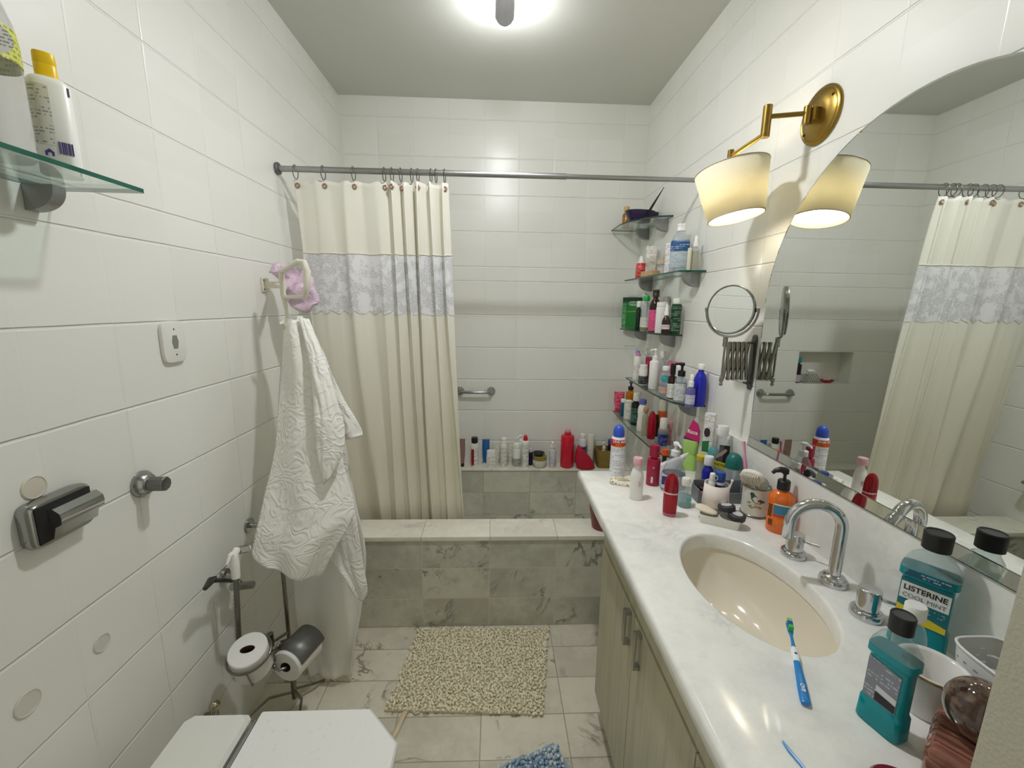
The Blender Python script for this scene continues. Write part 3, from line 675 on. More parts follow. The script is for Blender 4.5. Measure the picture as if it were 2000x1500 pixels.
def sheet(name, rows, mat, waves, amp, seed, bulge=.0, nu=44, sub=6, par=None):
    """cloth between two edges; rows = (left point, right point) from top to hem"""
    L = [Vector(a) for a, b in rows]; R = [Vector(b) for a, b in rows]
    def cat(P, s):
        i = min(int(s), len(P) - 2); f = s - i
        p0, p1, p2, p3 = P[max(i - 1, 0)], P[i], P[i + 1], P[min(i + 2, len(P) - 1)]
        return .5 * ((2 * p1) + (p2 - p0) * f + (2 * p0 - 5 * p1 + 4 * p2 - p3) * f * f + (3 * p1 - p0 - 3 * p2 + p3) * f ** 3)
    out = []; n = (len(rows) - 1) * sub
    for k in range(n + 1):
        s = k / sub; a, b_ = cat(L, s), cat(R, s); w = (b_ - a).length; row = []
        for i in range(nu + 1):
            u = i / nu; p = a.lerp(b_, u)
            am = amp * min(1, w / .16) * (.5 + .5 * k / n)
            p.y += am * math.sin(waves * PI * 2 * u + .7 * math.sin(k / n * 4 + seed)) - bulge * math.sin(PI * u) * min(1, w / .1)
            p.y += noise.noise(Vector((u * 5, k / n * 6, seed))) * .008
            p.x += noise.noise(Vector((u * 4, k / n * 5, seed + 7))) * .004 * math.sin(PI * u)
            row.append(p)
        out.append(row)
    return M().grid(out).ob(name, mat, par, 180, solid=.009)
t = thing('bath_towel', 'white damask-embossed bath towel hanging from the hook, lower end plain', 'towel', None, (0, 0, 0))
sheet('back_fold', [((0.1447, 1.535, 1.3842), (0.1838, 1.535, 1.3811)), ((0.1058, 1.52, 1.2166), (0.2712, 1.52, 1.1994)), ((0.0895, 1.49, 0.9769), (0.3174, 1.5, 0.9939)), ((0.1093, 1.46, 0.7324), (0.3535, 1.475, 0.7547)),
  ((0.1303, 1.435, 0.4788), (0.3914, 1.45, 0.5296)), ((0.138, 1.42, 0.2967), (0.3712, 1.43, 0.3067)), ((0.1605, 1.405, 0.1545), (0.3432, 1.415, 0.1595)), ((0.1773, 1.4, 0.041), (0.33, 1.405, 0.0322))], PLAINT, 1.5, .012, 2., .0, par=t)
sheet('side_fold', [((0.1574, 1.525, 1.3954), (0.2127, 1.52, 1.3928)), ((0.2087, 1.51, 1.3287), (0.2525, 1.505, 1.3151)), ((0.2377, 1.495, 1.2215), (0.2945, 1.49, 1.2136)), ((0.2653, 1.475, 1.1146), (0.3436, 1.475, 1.1057)), ((0.2832, 1.46, 1.0248), (0.3947, 1.46, 1.029)), ((0.3049, 1.45, 0.9674), (0.4085, 1.45, 0.9904))], TOW, .8, .008, 5., .012, par=t)
sheet('hanging_fold', [((0.2017, 1.5, 1.365), (0.2263, 1.5, 1.3653)), ((0.2204, 1.45, 1.0832), (0.3093, 1.46, 1.0997)), ((0.2362, 1.43, 0.94), (0.3436, 1.44, 0.9556)), ((0.2478, 1.4, 0.8), (0.3674, 1.42, 0.8099)), ((0.2611, 1.38, 0.6941), (0.3913, 1.4, 0.6624)), ((0.2874, 1.375, 0.5785), (0.404, 1.39, 0.527)), ((0.348, 1.37, 0.48), (0.4172, 1.385, 0.4268)), ((0.3838, 1.375, 0.3971), (0.4018, 1.38, 0.3846))], TOW, 1.0, .010, 8., .006, par=t)
sheet('front_fold', [((0.1487, 1.51, 1.3958), (0.1989, 1.505, 1.4037)), ((0.1431, 1.495, 1.3468), (0.2335, 1.49, 1.3571)), ((0.1399, 1.46, 1.2079), (0.2815, 1.455, 1.2368)), ((0.1292, 1.43, 1.0695), (0.3149, 1.425, 1.09)), ((0.1241, 1.39, 0.9358), (0.3477, 1.395, 0.9931)), ((0.1066, 1.355, 0.8214), (0.3609, 1.365, 0.9179)), ((0.0999, 1.32, 0.7466), (0.4012, 1.335, 0.7837)), ((0.093, 1.295, 0.6871), (0.3944, 1.315, 0.7254)), ((0.0899, 1.28, 0.6373), (0.3554, 1.3, 0.6596)), ((0.1317, 1.27, 0.6045), (0.2967, 1.285, 0.5489))], TOW, 1.3, .010, 1., .03, par=t)
sheet('rolled_edge', [((0.2053, 1.475, 1.401), (0.2314, 1.485, 1.3941)), ((0.2493, 1.425, 1.2841), (0.2946, 1.43, 1.2841)), ((0.2749, 1.385, 1.1696), (0.3336, 1.39, 1.1778)), ((0.2899, 1.35, 1.0567), (0.3723, 1.365, 1.0562)), ((0.3017, 1.325, 0.96), (0.374, 1.345, 0.9633)), ((0.3205, 1.312, 0.8677), (0.3476, 1.325, 0.9032))], TOW, .5, .004, 3., .026, par=t)

# ------------------------------------------------------------------ hand shower
t = thing('hand_shower', 'white bidet hand shower in its wall holder with a grey hose', 'hand shower', None, (0, 1.19, .60))
def hs(*q): return Vector(q) - Vector((0, 1.19, .60))
M().cyl(.022, .0006, .012, T=frame(hs(0, 1.255, .578), (0, 1, 0), za=(1, 0, 0))).tube([hs(.01, 1.255, .578), hs(*(0.055, 1.2467, 0.5531))], .010).tube([hs(*(0.05, 1.2214, 0.5607)), hs(*(0.06, 1.2999, 0.5104))], .013).ob('holder', CHROME_WORN, t)
M().tube([hs(*(0.058, 1.206, 0.5934)), hs(*(0.062, 1.1564, 0.6307)), hs(*(0.066, 1.1217, 0.6539))], .0065).tube([hs(*(0.066, 1.1293, 0.6584)), hs(*(0.068, 1.1071, 0.6643)), hs(*(0.072, 1.0749, 0.662))], [.005, .011, .006], 12).ob('stop_tap', plast((84, 84, 80), .25, 1.), t)
M().tube([hs(*(0.085, 1.1881, 0.6164)), hs(*(0.085, 1.1906, 0.6601)), hs(*(0.082, 1.1951, 0.6866)), hs(*(0.08, 1.2153, 0.6946))], [.0125, .0125, .011, .0105], 14).tube([hs(*(0.082, 1.2039, 0.6931)), hs(*(0.078, 1.1829, 0.6945)), hs(*(0.075, 1.1693, 0.6728))], [.009, .007, .004], 10).ob('handle', WHITEP, t)
M().tube([hs(*(0.08, 1.2169, 0.6883)), hs(*(0.082, 1.2565, 0.6705))], [.0125, .0125], 16).ob('collar', CHROME, t)
M().tube([hs(*(0.082, 1.2565, 0.6705)), hs(*(0.083, 1.2655, 0.6667))], [.0105, .0095], 16).ob('spray_face', WHITEP, t)
hz = [hs(*(0.085, 1.1876, 0.6133)), hs(*(0.082, 1.1831, 0.5281)), hs(*(0.045, 1.2282, 0.3798)), hs(*(0.026, 1.2488, 0.2632)), hs(.020, 1.345, .20), hs(.018, 1.35, .13), hs(.009, 1.35, .10)]
rr = []
m = M(); P2 = []
for a, b_ in zip(hz, hz[1:]):
    for k in range(14): P2.append(a.lerp(b_, k / 14))
P2.append(hz[-1])
m.tube(P2, [(.0085 if i % 2 else .0072) for i in range(len(P2))], 10); m.ob('hose', plast((118, 118, 110), .35, .7), t, 60)

# ------------------------------------------------------------------ paper stand and rolls
t = thing('paper_stand', 'free-standing chrome paper holder with ring, hooded roll arm and bent wire feet', 'paper stand', None, (.155, 1.30, 0))
def ps(*q): return Vector(q) - Vector((.155, 1.30, 0))
CW = plast((132, 130, 118), .28, 1.)
M().tube([ps(.150, 1.330, .0245), ps(.150, 1.330, .20)], .0095).tube([ps(.150, 1.330, .19), ps(.150, 1.330, .66)], .0068).ob('pole', CW, t)
M().cyl(.010, .0, .05, tuple(ps(*(0.121, 1.27, 0.2974)))).tube([ps(*(0.1239, 1.27, 0.3113)), ps(.150, 1.33, .30)], .005).ob('knob', CW, t)
for pts in ([(.150, 1.33, .05), (.07, 1.31, .045), (.01, 1.24, .02), (.02, 1.17, .006)], [(.150, 1.33, .06), (.19, 1.30, .05), (.20, 1.26, .03), (.19, 1.22, .006)], [(.150, 1.33, .06), (.20, 1.38, .03), (.22, 1.42, .006)]):
    M().tube([ps(*q) for q in pts], .0045, 8).ob('foot', CW, t)
# spare roll ring
axr = Vector((.05, -.33, .94)).normalized(); rc_ = Vector((0.1189, 1.15, 0.3968)) - axr * .036
T = frame(rc_ - Vector((.155, 1.30, 0)), (1, 0, 0), za=axr)
m = M().tube([T @ Vector((.061 * math.cos(a), .061 * math.sin(a), .012)) for a in [2 * PI * i / 40 for i in range(40)]], .0034, 8, True)
for a in (200, 290, 20, 110):
    ca, sa = math.cos(math.radians(a)), math.sin(math.radians(a))
    m.tube([T @ Vector((.061 * ca, .061 * sa, .012)), T @ Vector((.059 * ca, .059 * sa, -.066)), T @ Vector((.02 * ca, .02 * sa, -.071))], .0022, 8)
m.tube([T @ Vector((.062, 0, .012)), ps(.150, 1.33, .27)], .0045).tube([T @ Vector((0, 0, -.071)), T @ Vector((.05, .01, -.085)), ps(.12, 1.31, .15), ps(.150, 1.33, .16)], .0055)
m.ob('ring_basket', CW, t)
ROLL, nt, b = newmat('tissue_paper'); cco, ss = xyz(nt); b.inputs['Base Color'].default_value = lin((234, 233, 229)); b.inputs['Roughness'].default_value = .95
bump(nt, b, nd(nt, 'ShaderNodeTexNoise', {'Vector': cco, 'Scale': 160., 'Detail': 2.}).outputs[0], .4, .002)
CORE = plast((92, 62, 44), .8)
def roll(label, T, r, l, squash=.6):
    o = thing('toilet_roll', label, 'toilet roll', 'toilet rolls on the paper stand'); o.matrix_world = T
    k = 40; def_ = []
    def ring(rx, ry, z): return [(rx * math.cos(2 * PI * i / k), ry * math.sin(2 * PI * i / k), z) for i in range(k)]
    M().loft([ring(.021, .021 * squash, -l / 2), ring(r - .003, r - .003, -l / 2), ring(r, r, -l / 2 + .003), ring(r, r, l / 2 - .003), ring(r - .003, r - .003, l / 2), ring(.021, .021 * squash, l / 2)], False, False).ob('paper', ROLL, o)
    M().loft([ring(.0208, .0208 * squash, -l / 2 + .001), ring(.0208, .0208 * squash, l / 2 - .001)], False, False).ob('core', CORE, o)
    return o
rT = frame(rc_ + axr * (-.014), (1, .25, 0), za=axr)
roll('spare toilet roll standing upright in the ring of the paper stand', rT, .0545, .10, .55)
# hooded roll
a0, a1 = Vector((0.2013, 1.2, 0.2812)), Vector((.246, 1.355, .283))
axp = (a1 - a0).normalized(); mid = a0 + axp * .055
T = frame(mid, (0, 0, 1), za=axp)
roll('hanging toilet roll under the grey metal hood of the paper stand', T @ Matrix.Rotation(.9, 4, 'Z'), .0535, .112, .8)
Th = Matrix.Translation(-Vector((.155, 1.30, 0))) @ T
m = M(); rows = []
for i in range(25):
    a = math.radians(-62 + 138 * i / 24)
    rows.append([Th @ Vector((.0575 * math.cos(a), .0575 * math.sin(a), z)) for z in (-.045, .0, .064)])
m.grid(rows).ob('hood', plast((116, 116, 114), .42, .7), t, 60, solid=.002)
M().tube([ps(.150, 1.33, .27), Th @ Vector((.03, -.07, .0)), Th @ Vector((.01, -.066, -.045)), Th @ Vector((.004, -.045, -.068)), Th @ Vector((0, -.012, -.070)), Th @ Vector((0, 0, -.058)), Th @ Vector((0, 0, .05))], .0042, 10).ob('roll_arm', CHROME_WORN, t)

# ------------------------------------------------------------------ toilet and its brass-topped valve
t = thing('toilet', 'white toilet with a closed clipped-corner lid at the left wall', 'toilet', None, (.36, .745, 0))
def oc(x0, x1, y0, y1, cut, cut2=0.):
    return [(x0, y0 + cut2), (x0 + cut2, y0), (x1 - cut, y0), (x1, y0 + cut), (x1, y1 - cut), (x1 - cut, y1), (x0 + cut2, y1), (x0, y1 - cut2)]
def rel(poly): return [(x - .36, y - .745) for x, y in poly]
PORC = plast((226, 226, 219), .12, 0, 0, 0, .4)
def lay(polys): return M().loft([[(x, y, z) for x, y in rel(p)] for p, z in polys], True, True)
lay([(oc(.10, .50, .64, .85, .06), .001), (oc(.10, .52, .63, .86, .06), .10), (oc(.10, .60, .58, .91, .085), .32), (oc(.10, .635, .572, .918, .09), .378), (oc(.10, .633, .574, .916, .09), .384)]).ob('bowl', PORC, t, 30)
lay([(oc(.108, .262, .572, .918, .006, .006), .3842), (oc(.104, .266, .568, .922, .012, .012), .392), (oc(.104, .266, .568, .922, .012, .012), .412), (oc(.110, .258, .574, .916, .016, .016), .420)]).ob('rear_deck', PORC, t, 30)
M().box((-.088, -.165, .394), (-.080, .165, .412), .002).tube([(-.082, -.15, .408), (-.082, .15, .408)], .006).ob('hinge_bar', CHROME_WORN, t)
lay([(oc(.284, .640, .570, .920, .088, .003), .3845), (oc(.284, .640, .570, .920, .088, .003), .398)]).ob('seat', plast((228, 228, 224), .3), t, 30)
lay([(oc(.286, .646, .566, .924, .088, .003), .3985), (oc(.285, .650, .563, .927, .089, .003), .402), (oc(.285, .650, .563, .927, .089, .003), .415), (oc(.288, .646, .567, .923, .089, .003), .420)]).ob('lid', plast((234, 234, 232), .28), t, 30)
t = thing('floor_valve', 'small chrome ball-topped stop valve behind the toilet', 'valve', None, (.0, 1.10, .20))
M().cyl(.018, .0006, .01, T=frame((0, 0, 0), (0, 1, 0), za=(1, 0, 0))).tube([(.005, 0, 0), (.033, 0, 0), (.036, 0, .01), (.036, 0, .036)], .0085).ob('pipe', CHROME_WORN, t)
M().ball(.0155, (.036, 0, .048), sz=.95).ob('knob', plast((190, 182, 160), .12, 1.), t)

# ------------------------------------------------------------------ mats
def noodle_mat(o, corners, cols, mats, seed, ro=.0045, hgt=.015, sp=.0088):
    rnd = random.Random(seed); c0, c1, c2, c3 = [Vector((*c, 0)) for c in corners]
    wu = ((c1 - c0).length + (c2 - c3).length) / 2; wv_ = ((c3 - c0).length + (c2 - c1).length) / 2
    nu, nv = int(wu / sp), int(wv_ / sp); m = M()
    for j in range(nv):
        for i in range(nu):
            u, v = (i + .5 + rnd.uniform(-.35, .35)) / nu, (j + .5 + rnd.uniform(-.15, .15)) / nv
            p = c0.lerp(c1, u).lerp(c3.lerp(c2, u), v)
            wob = noise.noise(Vector((u * 8, v * 12, seed))) * .006
            th, ln = rnd.uniform(0, 2 * PI), rnd.uniform(.4, 1.1)
            d = Vector((math.cos(th) * ln * .010, math.sin(th) * ln * .010 - .002, hgt * rnd.uniform(.55, 1)))
            b0 = Vector((p.x, p.y + wob, .006)); r = ro * rnd.uniform(.85, 1.15)
            m.tube([b0, b0 + d * .5, b0 + d * .88, b0 + d], [r * .8, r, r * .85, r * .3], 5, mi=rnd.randrange(len(mats)))
    po = m.ob('pile', mats, o, 180); po['kind'] = 'stuff'
t = thing('bath_mat', 'beige chenille bath mat on the floor before the tub', 'mat', None, (0, 0, 0))
cs = [(.489, 1.286), (1.057, 1.258), (1.128, 1.664), (.545, 1.678)]
M().prism(cs, .001, .008).ob('backing', plast((196, 188, 160), .9), t)
CH = [plast((234, 227, 202), .95), plast((240, 234, 212), .95), plast((226, 218, 190), .95)]
noodle_mat(t, cs, None, CH, 4)
M().grid([[(.56 - .004, 1.29, .010), (.575, 1.285, .010)], [(.545, 1.25, .006), (.562, 1.245, .006)], [(.535, 1.215, .004), (.555, 1.21, .004)], [(.522, 1.19, .004), (.545, 1.185, .004)]]).grid([[(.575, 1.292, .012), (.60, 1.296, .012)], [(.60, 1.268, .006), (.615, 1.275, .006)]]).ob('fabric_tag', plast((216, 200, 172), .8), t, 180, solid=.0015)
t = thing('blue_rug', 'pale blue and white tufted rug at the bottom edge, by the vanity', 'rug', None, (0, 0, 0))
M().prism([(.76, .62), (1.18, .62), (1.13, 1.07), (1.082, 1.158), (.885, 1.078)], .001, .007).ob('backing', plast((150, 168, 182), .9), t)
BL = [plast((156, 182, 204), .95), plast((182, 200, 216), .95), plast((214, 220, 222), .95), plast((132, 164, 192), .95)]
noodle_mat(t, [(.76, .62), (1.18, .62), (1.095, 1.15), (.885, 1.078)], None, BL, 11, .005, .018, .0115)

# ------------------------------------------------------------------ glass shelves in the corner (right wall)
def rs(label, z, poly, br, edge=DEDGE, th=.0075):
    ys = sum(p[1] for p in poly) / len(poly)
    return glass_shelf(label, (W, ys, z), [(x - W, y - ys) for x, y in poly], [b - ys for b in br], -1, edge, th, 'glass shelves stacked on the right wall', .92)
WX = W - .001
rs('topmost glass shelf of the corner stack, holding the purple bowl', 1.892, [(WX, 2.57), (1.556, 2.57), (1.553, 2.38), (1.575, 2.29), (1.625, 2.20), (1.68, 2.15), (WX, 2.13)], [2.20, 2.47])
rs('second glass shelf from the top of the corner stack', 1.600, [(WX, 2.46), (1.620, 2.46), (1.637, 1.77), (WX, 1.746)], [1.81, 2.36], EDGE)
rs('middle glass shelf of the corner stack, holding the green box', 1.3245, [(WX, 2.46), (1.610, 2.46), (1.613, 2.22), (1.630, 2.08), (1.660, 1.98), (1.70, 1.93), (WX, 1.915)], [2.005, 2.40])
rs('fourth glass shelf down, holding the cobalt blue bottle', 1.0535, [(WX, 2.33), (1.622, 2.33), (1.612, 1.95), (1.614, 1.80), (1.630, 1.71), (1.665, 1.655), (1.70, 1.645), (WX, 1.644)], [1.73, 2.24])
rs('lowest glass shelf of the corner stack, just above counter height', .806, [(WX, 2.53), (1.618, 2.53), (1.600, 2.15), (1.602, 1.86), (1.622, 1.74), (1.655, 1.70), (WX, 1.69)], [1.80, 2.42])

def fr(x, y): return math.degrees(math.atan2(.8766 - x, y))
def bt(name, label, cat, g, x, y, z, h, w, *a, **k):
    k.setdefault('rz', fr(x, y)); return bot(name, label, cat, g, x, y, z, h, w, *a, **k)
WH = (236, 236, 230); OFF = (224, 221, 208); INK = (90, 92, 100); DK = (40, 40, 46)
AMB = plast((48, 22, 12), .12, 0, .15)
# top shelf
G1 = 'things on the top glass shelf'; z = 1.9
bt('amber_bottle', 'small honey-coloured bottle with round stopper beside the purple bowl', 'bottle', G1, 1.62, 2.505, 1.8998, 0.1165, 0.0431, glassy((196, 150, 70), .9, .1, .45), 'shoulder', ('screw', .2, .7, (206, 170, 100)), n=2)
t = thing('tint_bowl', 'dark purple plastic hair-tint bowl on the topmost glass shelf', 'bowl', G1, (1.642, 2.33, 1.8998), 12)
PUR = plast((44, 26, 66), .3)
m = M(); bp = [(0, .62), (.004, .66), (.030, .86), (.050, .98), (.056, 1.), (.0555, .94), (.030, .80), (.008, .6)]
m.se(bp, .165, .10, 2.4, 36, cap0=True, cap1=True); m.ob('bowl', PUR, t, 50)
M().box((.070, -.022, .030), (.098, .022, .056), .006).ob('side_handle', PUR, t)
t = thing('tint_brush', 'black hair-tint brush with pointed tail leaning out of the purple bowl', 'brush', G1, (1.66, 2.30, 1.912))
a_ = Vector((1.66, 2.30, 1.916)); b_ = Vector((1.7182, 2.22, 2.0533))
M().tube([Vector((0, 0, .004)), (b_ - a_) * .35, b_ - a_], [.0055, .0045, .0018], 8).ob('handle', BLACK, t)
M().tube([Vector((0, .012, .004)), (b_ - a_) * .4 + Vector((.0, .012, .006)), (b_ - a_) * .88 + Vector((0, .006, .0))], [.004, .003, .0015], 8).ob('comb_tail', BLACK, t)
# second shelf
G2 = 'toiletries on the second glass shelf'; z = 1.6078
bt('small_bottle', 'small bottle with white nozzle cap and bright red label', 'bottle', G2, 1.665, 2.3251, 1.6078, 0.1193, 0.053, WH, 'cyl', ('cone', .3, .7, WH), (.02, .97, (214, 42, 44), (250, 220, 215)))
carton('small_carton', 'upright white carton with grey print behind the tan soap box', 'carton', G2, 1.695, 2.2654, 1.6078, 0.1624, 0.0512, .045, (228, 224, 214), (120, 116, 110), rz=-20)
carton('soap_box', 'flat tan box with an orange label at the front of the shelf', 'box', G2, 1.652, 2.150, 1.6078, .026, .10, .040, (196, 166, 118), (186, 84, 40), rz=-78)
bt('cream_jar', 'clear cream jar with a tan lid standing beside the tan box', 'jar', G2, 1.706, 2.1256, 1.6078, 0.0805, 0.0534, CLEARB, 'jar', ('screw', .28, 1.02, (196, 184, 150)), liquid=(.7, plast((226, 214, 186), .5)))
cc = carton('leaflet_box', 'white folded carton with a flower picture beside the big clear bottle', 'carton', G2, 1.715, 2.067, 1.6078, 0.1503, 0.0407, .02, (232, 232, 232), (150, 60, 66), rz=-40)
r = bt('micellar_bottle', 'large clear bottle with a blue label and white flip cap', 'bottle', G2, 1.685, 1.8901, 1.6078, 0.2059, 0.0784, WH, 'shoulder', ('flip', .14, .46, WH), (.52, .76, (26, 84, 140), (225, 232, 240)), glass=CLEARB, d=.55, n=2.6)
bl = [c for c in r.children if c.name.startswith('label')][0]
M().se([(.02, 1), (.088, 1)], .0735, .0415, 2.6, cap0=False, cap1=False).ob('label', printed((226, 232, 236), (110, 120, 140), 5), r, label='pale lower label')
bt('spray_bottle', 'slim clear spray bottle with a white top at the shelf end', 'bottle', G2, 1.7, 1.7703, 1.6078, 0.1364, 0.0341, WH, 'sharp', ('spray', .30, .6, WH), glass=CLEAR, liquid=(.8, glassy((214, 206, 176), .5, .08, .3)))
bt('pale_vial', 'pale ivory capless vial between the blue-label bottle and the spray', 'bottle', G2, 1.672, 1.7608, 1.6078, 0.0882, 0.0159, (214, 210, 190), 'cyl')
# middle shelf
G3 = 'toiletries on the middle glass shelf'
t = carton('green_carton', 'green carton with a pale oval and yellow stripe', 'carton', G3, 1.7, 2.5287, 1.3322, 0.1795, 0.1111, .045, (18, 120, 40), None, rz=-28)
w_ = max(v.co.x for v in t.children[0].data.vertices); hh = max(v.co.z for v in t.children[0].data.vertices)
def face_patch(par, pts, y, mat, nm='printed_patch'):
    m = M(); m.bm.faces.new([m.bm.verts.new((x, y, z_)) for x, z_ in pts]); return m.ob(nm, mat, par)
fy = -.0228
face_patch(t, [(-w_, hh * .86), (w_, hh * .86), (w_, hh * .998), (-w_, hh * .998)], fy, plast((16, 62, 40), .4))
face_patch(t, [(w_ * .12 + w_ * .55 * math.cos(a), hh * .80 + hh * .075 * math.sin(a)) for a in [2 * PI * i / 28 for i in range(28)]], fy - .0002, plast((176, 206, 180), .4))
lettering('NATURAL', hh * .09, plast((20, 80, 40), .4), t, Matrix.Translation((w_ * .12, fy - .0004, hh * .80)), 0, True, 'lettering', .8)
face_patch(t, [(-w_ * .45, hh * .52), (w_ * .9, hh * .55), (w_ * .9, hh * .57), (-w_ * .45, hh * .54)], fy, plast((150, 180, 60), .4))
face_patch(t, [(-w_ * .95, hh * .02), (-w_ * .6, hh * .02), (-w_ * .6, hh * .8), (-w_ * .95, hh * .8)], fy, printed((60, 140, 80), (190, 215, 190), 3))
bt('white_capped_bottle', 'white-capped bottle hidden behind the green carton', 'bottle', G3, 1.723, 2.395, 1.3322, .202, .034, (210, 212, 208), 'sharp', ('screw', .14, .75, (222, 222, 218)))
bt('dark_bottle', 'narrow dark green bottle with a white cap before the green carton', 'bottle', G3, 1.646, 2.2566, 1.3322, 0.1546, 0.0309, (14, 40, 26), 'sharp', ('screw', .2, .8, WH), seed=2)
bt('green_cap_bottle', 'clear bottle with bright green cap and yellowish liquid', 'bottle', G3, 1.66, 2.1888, 1.3322, 0.1801, 0.0507, WH, 'shoulder', ('screw', .13, .66, (22, 170, 66)), (.12, .45, (214, 218, 206), (110, 112, 110)), glass=CLEAR, liquid=(.3, glassy((206, 200, 120), .8, .08, .3)))
bt('amber_pump_bottle', 'dark brown bottle with a pink label in the middle of the shelf', 'bottle', G3, 1.69, 2.1421, 1.3322, 0.21, 0.0551, AMB, 'shoulder', ('flip', .16, .62, (58, 46, 30)), (.02, .62, (226, 88, 142), (120, 30, 70)))
bt('white_flip_bottle', 'plain white flip-top bottle beside the pink-labelled brown one', 'bottle', G3, 1.672, 2.0027, 1.3322, 0.1474, 0.0542, WH, 'cyl', ('flip', .12, .95, WH), d=.7)
bt('grey_cap_bottle', 'bottle with a beige-grey cap behind the plain white one', 'bottle', G3, 1.722, 2.0798, 1.3322, 0.1761, 0.0364, (200, 198, 190), 'sharp', ('screw', .16, .9, (160, 156, 142)))
bt('dropper_bottle', 'brown dropper bottle with a white cone and pale label', 'bottle', G3, 1.655, 1.9046, 1.3322, 0.1371, 0.036, AMB, 'round', ('cone', .36, .58, WH), (.28, .52, (214, 196, 200), (120, 90, 100)))
bt('green_shampoo', 'dark green round bottle with white cap at the near end', 'bottle', G3, 1.7, 1.9068, 1.3322, 0.1629, 0.046, (12, 62, 28), 'cyl', ('screw', .14, .75, (232, 236, 224)), (.1, .9, (12, 62, 28), (170, 200, 176)))
# fourth shelf
G4 = 'toiletries on the fourth glass shelf'
bt('talc_bottle', 'white bottle with a pink and lilac cap at the shelf far end', 'bottle', G4, 1.652, 2.2337, 1.0612, 0.1503, 0.0469, WH, 'curvy', ('dome', .10, .62, (206, 128, 160)), (.3, .6, (232, 228, 222), (150, 110, 100)))
bt('lotion_bottle', 'white bottle with a lilac cap half behind the pink-capped one', 'bottle', G4, 1.665, 2.283, 1.0612, .158, .042, WH, 'curvy', ('dome', .10, .62, (150, 140, 200)))
bt('serum_bottle', 'translucent white pump vial behind the dark red bottle', 'bottle', G4, 1.715, 2.2854, 1.0612, 0.1709, 0.035, (216, 218, 214), 'sharp', ('pump', .22, .7, (226, 226, 220)))
bt('white_jar', 'white bottle carrying a black square label near the far end', 'bottle', G4, 1.64, 2.1059, 1.0612, 0.1036, 0.0442, WH, 'cyl', ('screw', .18, .9, WH), (.05, .55, (52, 52, 56), (170, 170, 170)))
carton('red_carton', 'tall dark red slim carton left of the white pump bottle', 'carton', G4, 1.678, 2.1404, 1.0612, 0.1395, 0.0298, .03, (146, 14, 50), (210, 120, 140), rz=-30)
bt('pump_lotion', 'tall plain white pump bottle in the middle of the shelf', 'bottle', G4, 1.652, 1.9911, 1.0612, 0.197, 0.047, (238, 238, 234), 'cyl', ('pump', .29, .55, (240, 240, 236)), turn=-50)
bt('clear_bottle', 'clear bottle with white cap behind the white pump bottle', 'bottle', G4, 1.718, 2.0663, 1.0612, 0.1773, 0.04, WH, 'shoulder', ('screw', .18, .6, WH), glass=CLEARB)
bt('teal_label_bottle', 'clear bottle with white cap and a round teal label', 'bottle', G4, 1.65, 1.8477, 1.0612, 0.1325, 0.0486, WH, 'shoulder', ('screw', .15, .62, WH), (.08, .35, (206, 168, 150), (120, 110, 110)), glass=CLEARB)
face_patch([o for o in C.objects if o.name == 'teal_label_bottle'][0], [(.0165 * math.cos(a), .078 + .0165 * math.sin(a)) for a in [2 * PI * i / 28 for i in range(28)]], -.0255, printed((40, 160, 166), (200, 230, 230), 3), 'round_label')
carton('purple_carton', 'carton with purple top and pink side behind the black-capped bottle', 'carton', G4, 1.717, 1.9466, 1.0612, 0.1412, 0.0429, .035, (206, 120, 150), (90, 60, 120), rz=-20)
bt('black_cap_bottle', 'brown bottle with black cap and white label near the middle', 'bottle', G4, 1.652, 1.776, 1.0612, 0.154, 0.0367, AMB, 'sharp', ('screw', .30, .62, (16, 15, 16)), (.04, .62, (228, 228, 224), (70, 70, 74)))
bt('pump_tonic', 'clear square bottle with a black pump and white label', 'bottle', G4, 1.664, 1.7167, 1.0612, 0.1666, 0.0494, WH, 'sharp', ('pump', .34, .62, (16, 16, 18)), (.06, .72, (206, 212, 210), (60, 64, 66)), glass=CLEARB, n=3.5, turn=-60)
bt('white_dome_bottle', 'white-capped frosted bottle behind the black pump', 'bottle', G4, 1.722, 1.8773, 1.0612, 0.1361, 0.0335, (214, 214, 214), 'cyl', ('dome', .2, .95, (232, 226, 228)))
bt('lilac_spray', 'small lilac liquid spray bottle with a white nozzle', 'bottle', G4, 1.655, 1.6041, 1.0612, 0.1347, 0.035, WH, 'sharp', ('spray', .36, .55, WH), (.18, .62, (206, 206, 222), (110, 120, 150)), glass=glassy((140, 140, 206), .85, .08, .45))
bt('blue_bottle', 'cobalt blue bottle with a white screw cap at the near end', 'bottle', G4, 1.7065, 1.6367, 1.0612, 0.1715, 0.0509, (24, 30, 168), 'round', ('screw', .12, .52, WH))
# lowest shelf
G5 = 'toiletries on the lowest glass shelf'
tube_pack('red_tube', 'pinkish red squeeze tube with white sticker at the far end', 'tube', G5, 1.655, 2.5352, 0.8136, 0.1206, 0.0618, (206, 44, 84), (206, 40, 80), (240, 200, 205), rz=-20)
bt('teal_bottle', 'small teal bottle with white cap beside the red tube', 'bottle', G5, 1.64, 2.3981, 0.8136, 0.1052, 0.031, (20, 96, 116), 'cyl', ('screw', .18, .95, WH))
bt('white_text_bottle', 'white bottle with dark vertical lettering near the far end', 'bottle', G5, 1.65, 2.3328, 0.8136, 0.1139, 0.0468, (232, 230, 220), 'cyl', None, (.06, .94, (232, 230, 220), (60, 60, 60)), d=.8)
bt('oil_bottle', 'amber oil bottle with a small black pump behind the white one', 'bottle', G5, 1.702, 2.4666, 0.8136, 0.1984, 0.0527, WH, 'sharp', ('pump', .25, .62, (20, 18, 16)), glass=glassy((214, 140, 20), .95, .06, .55))
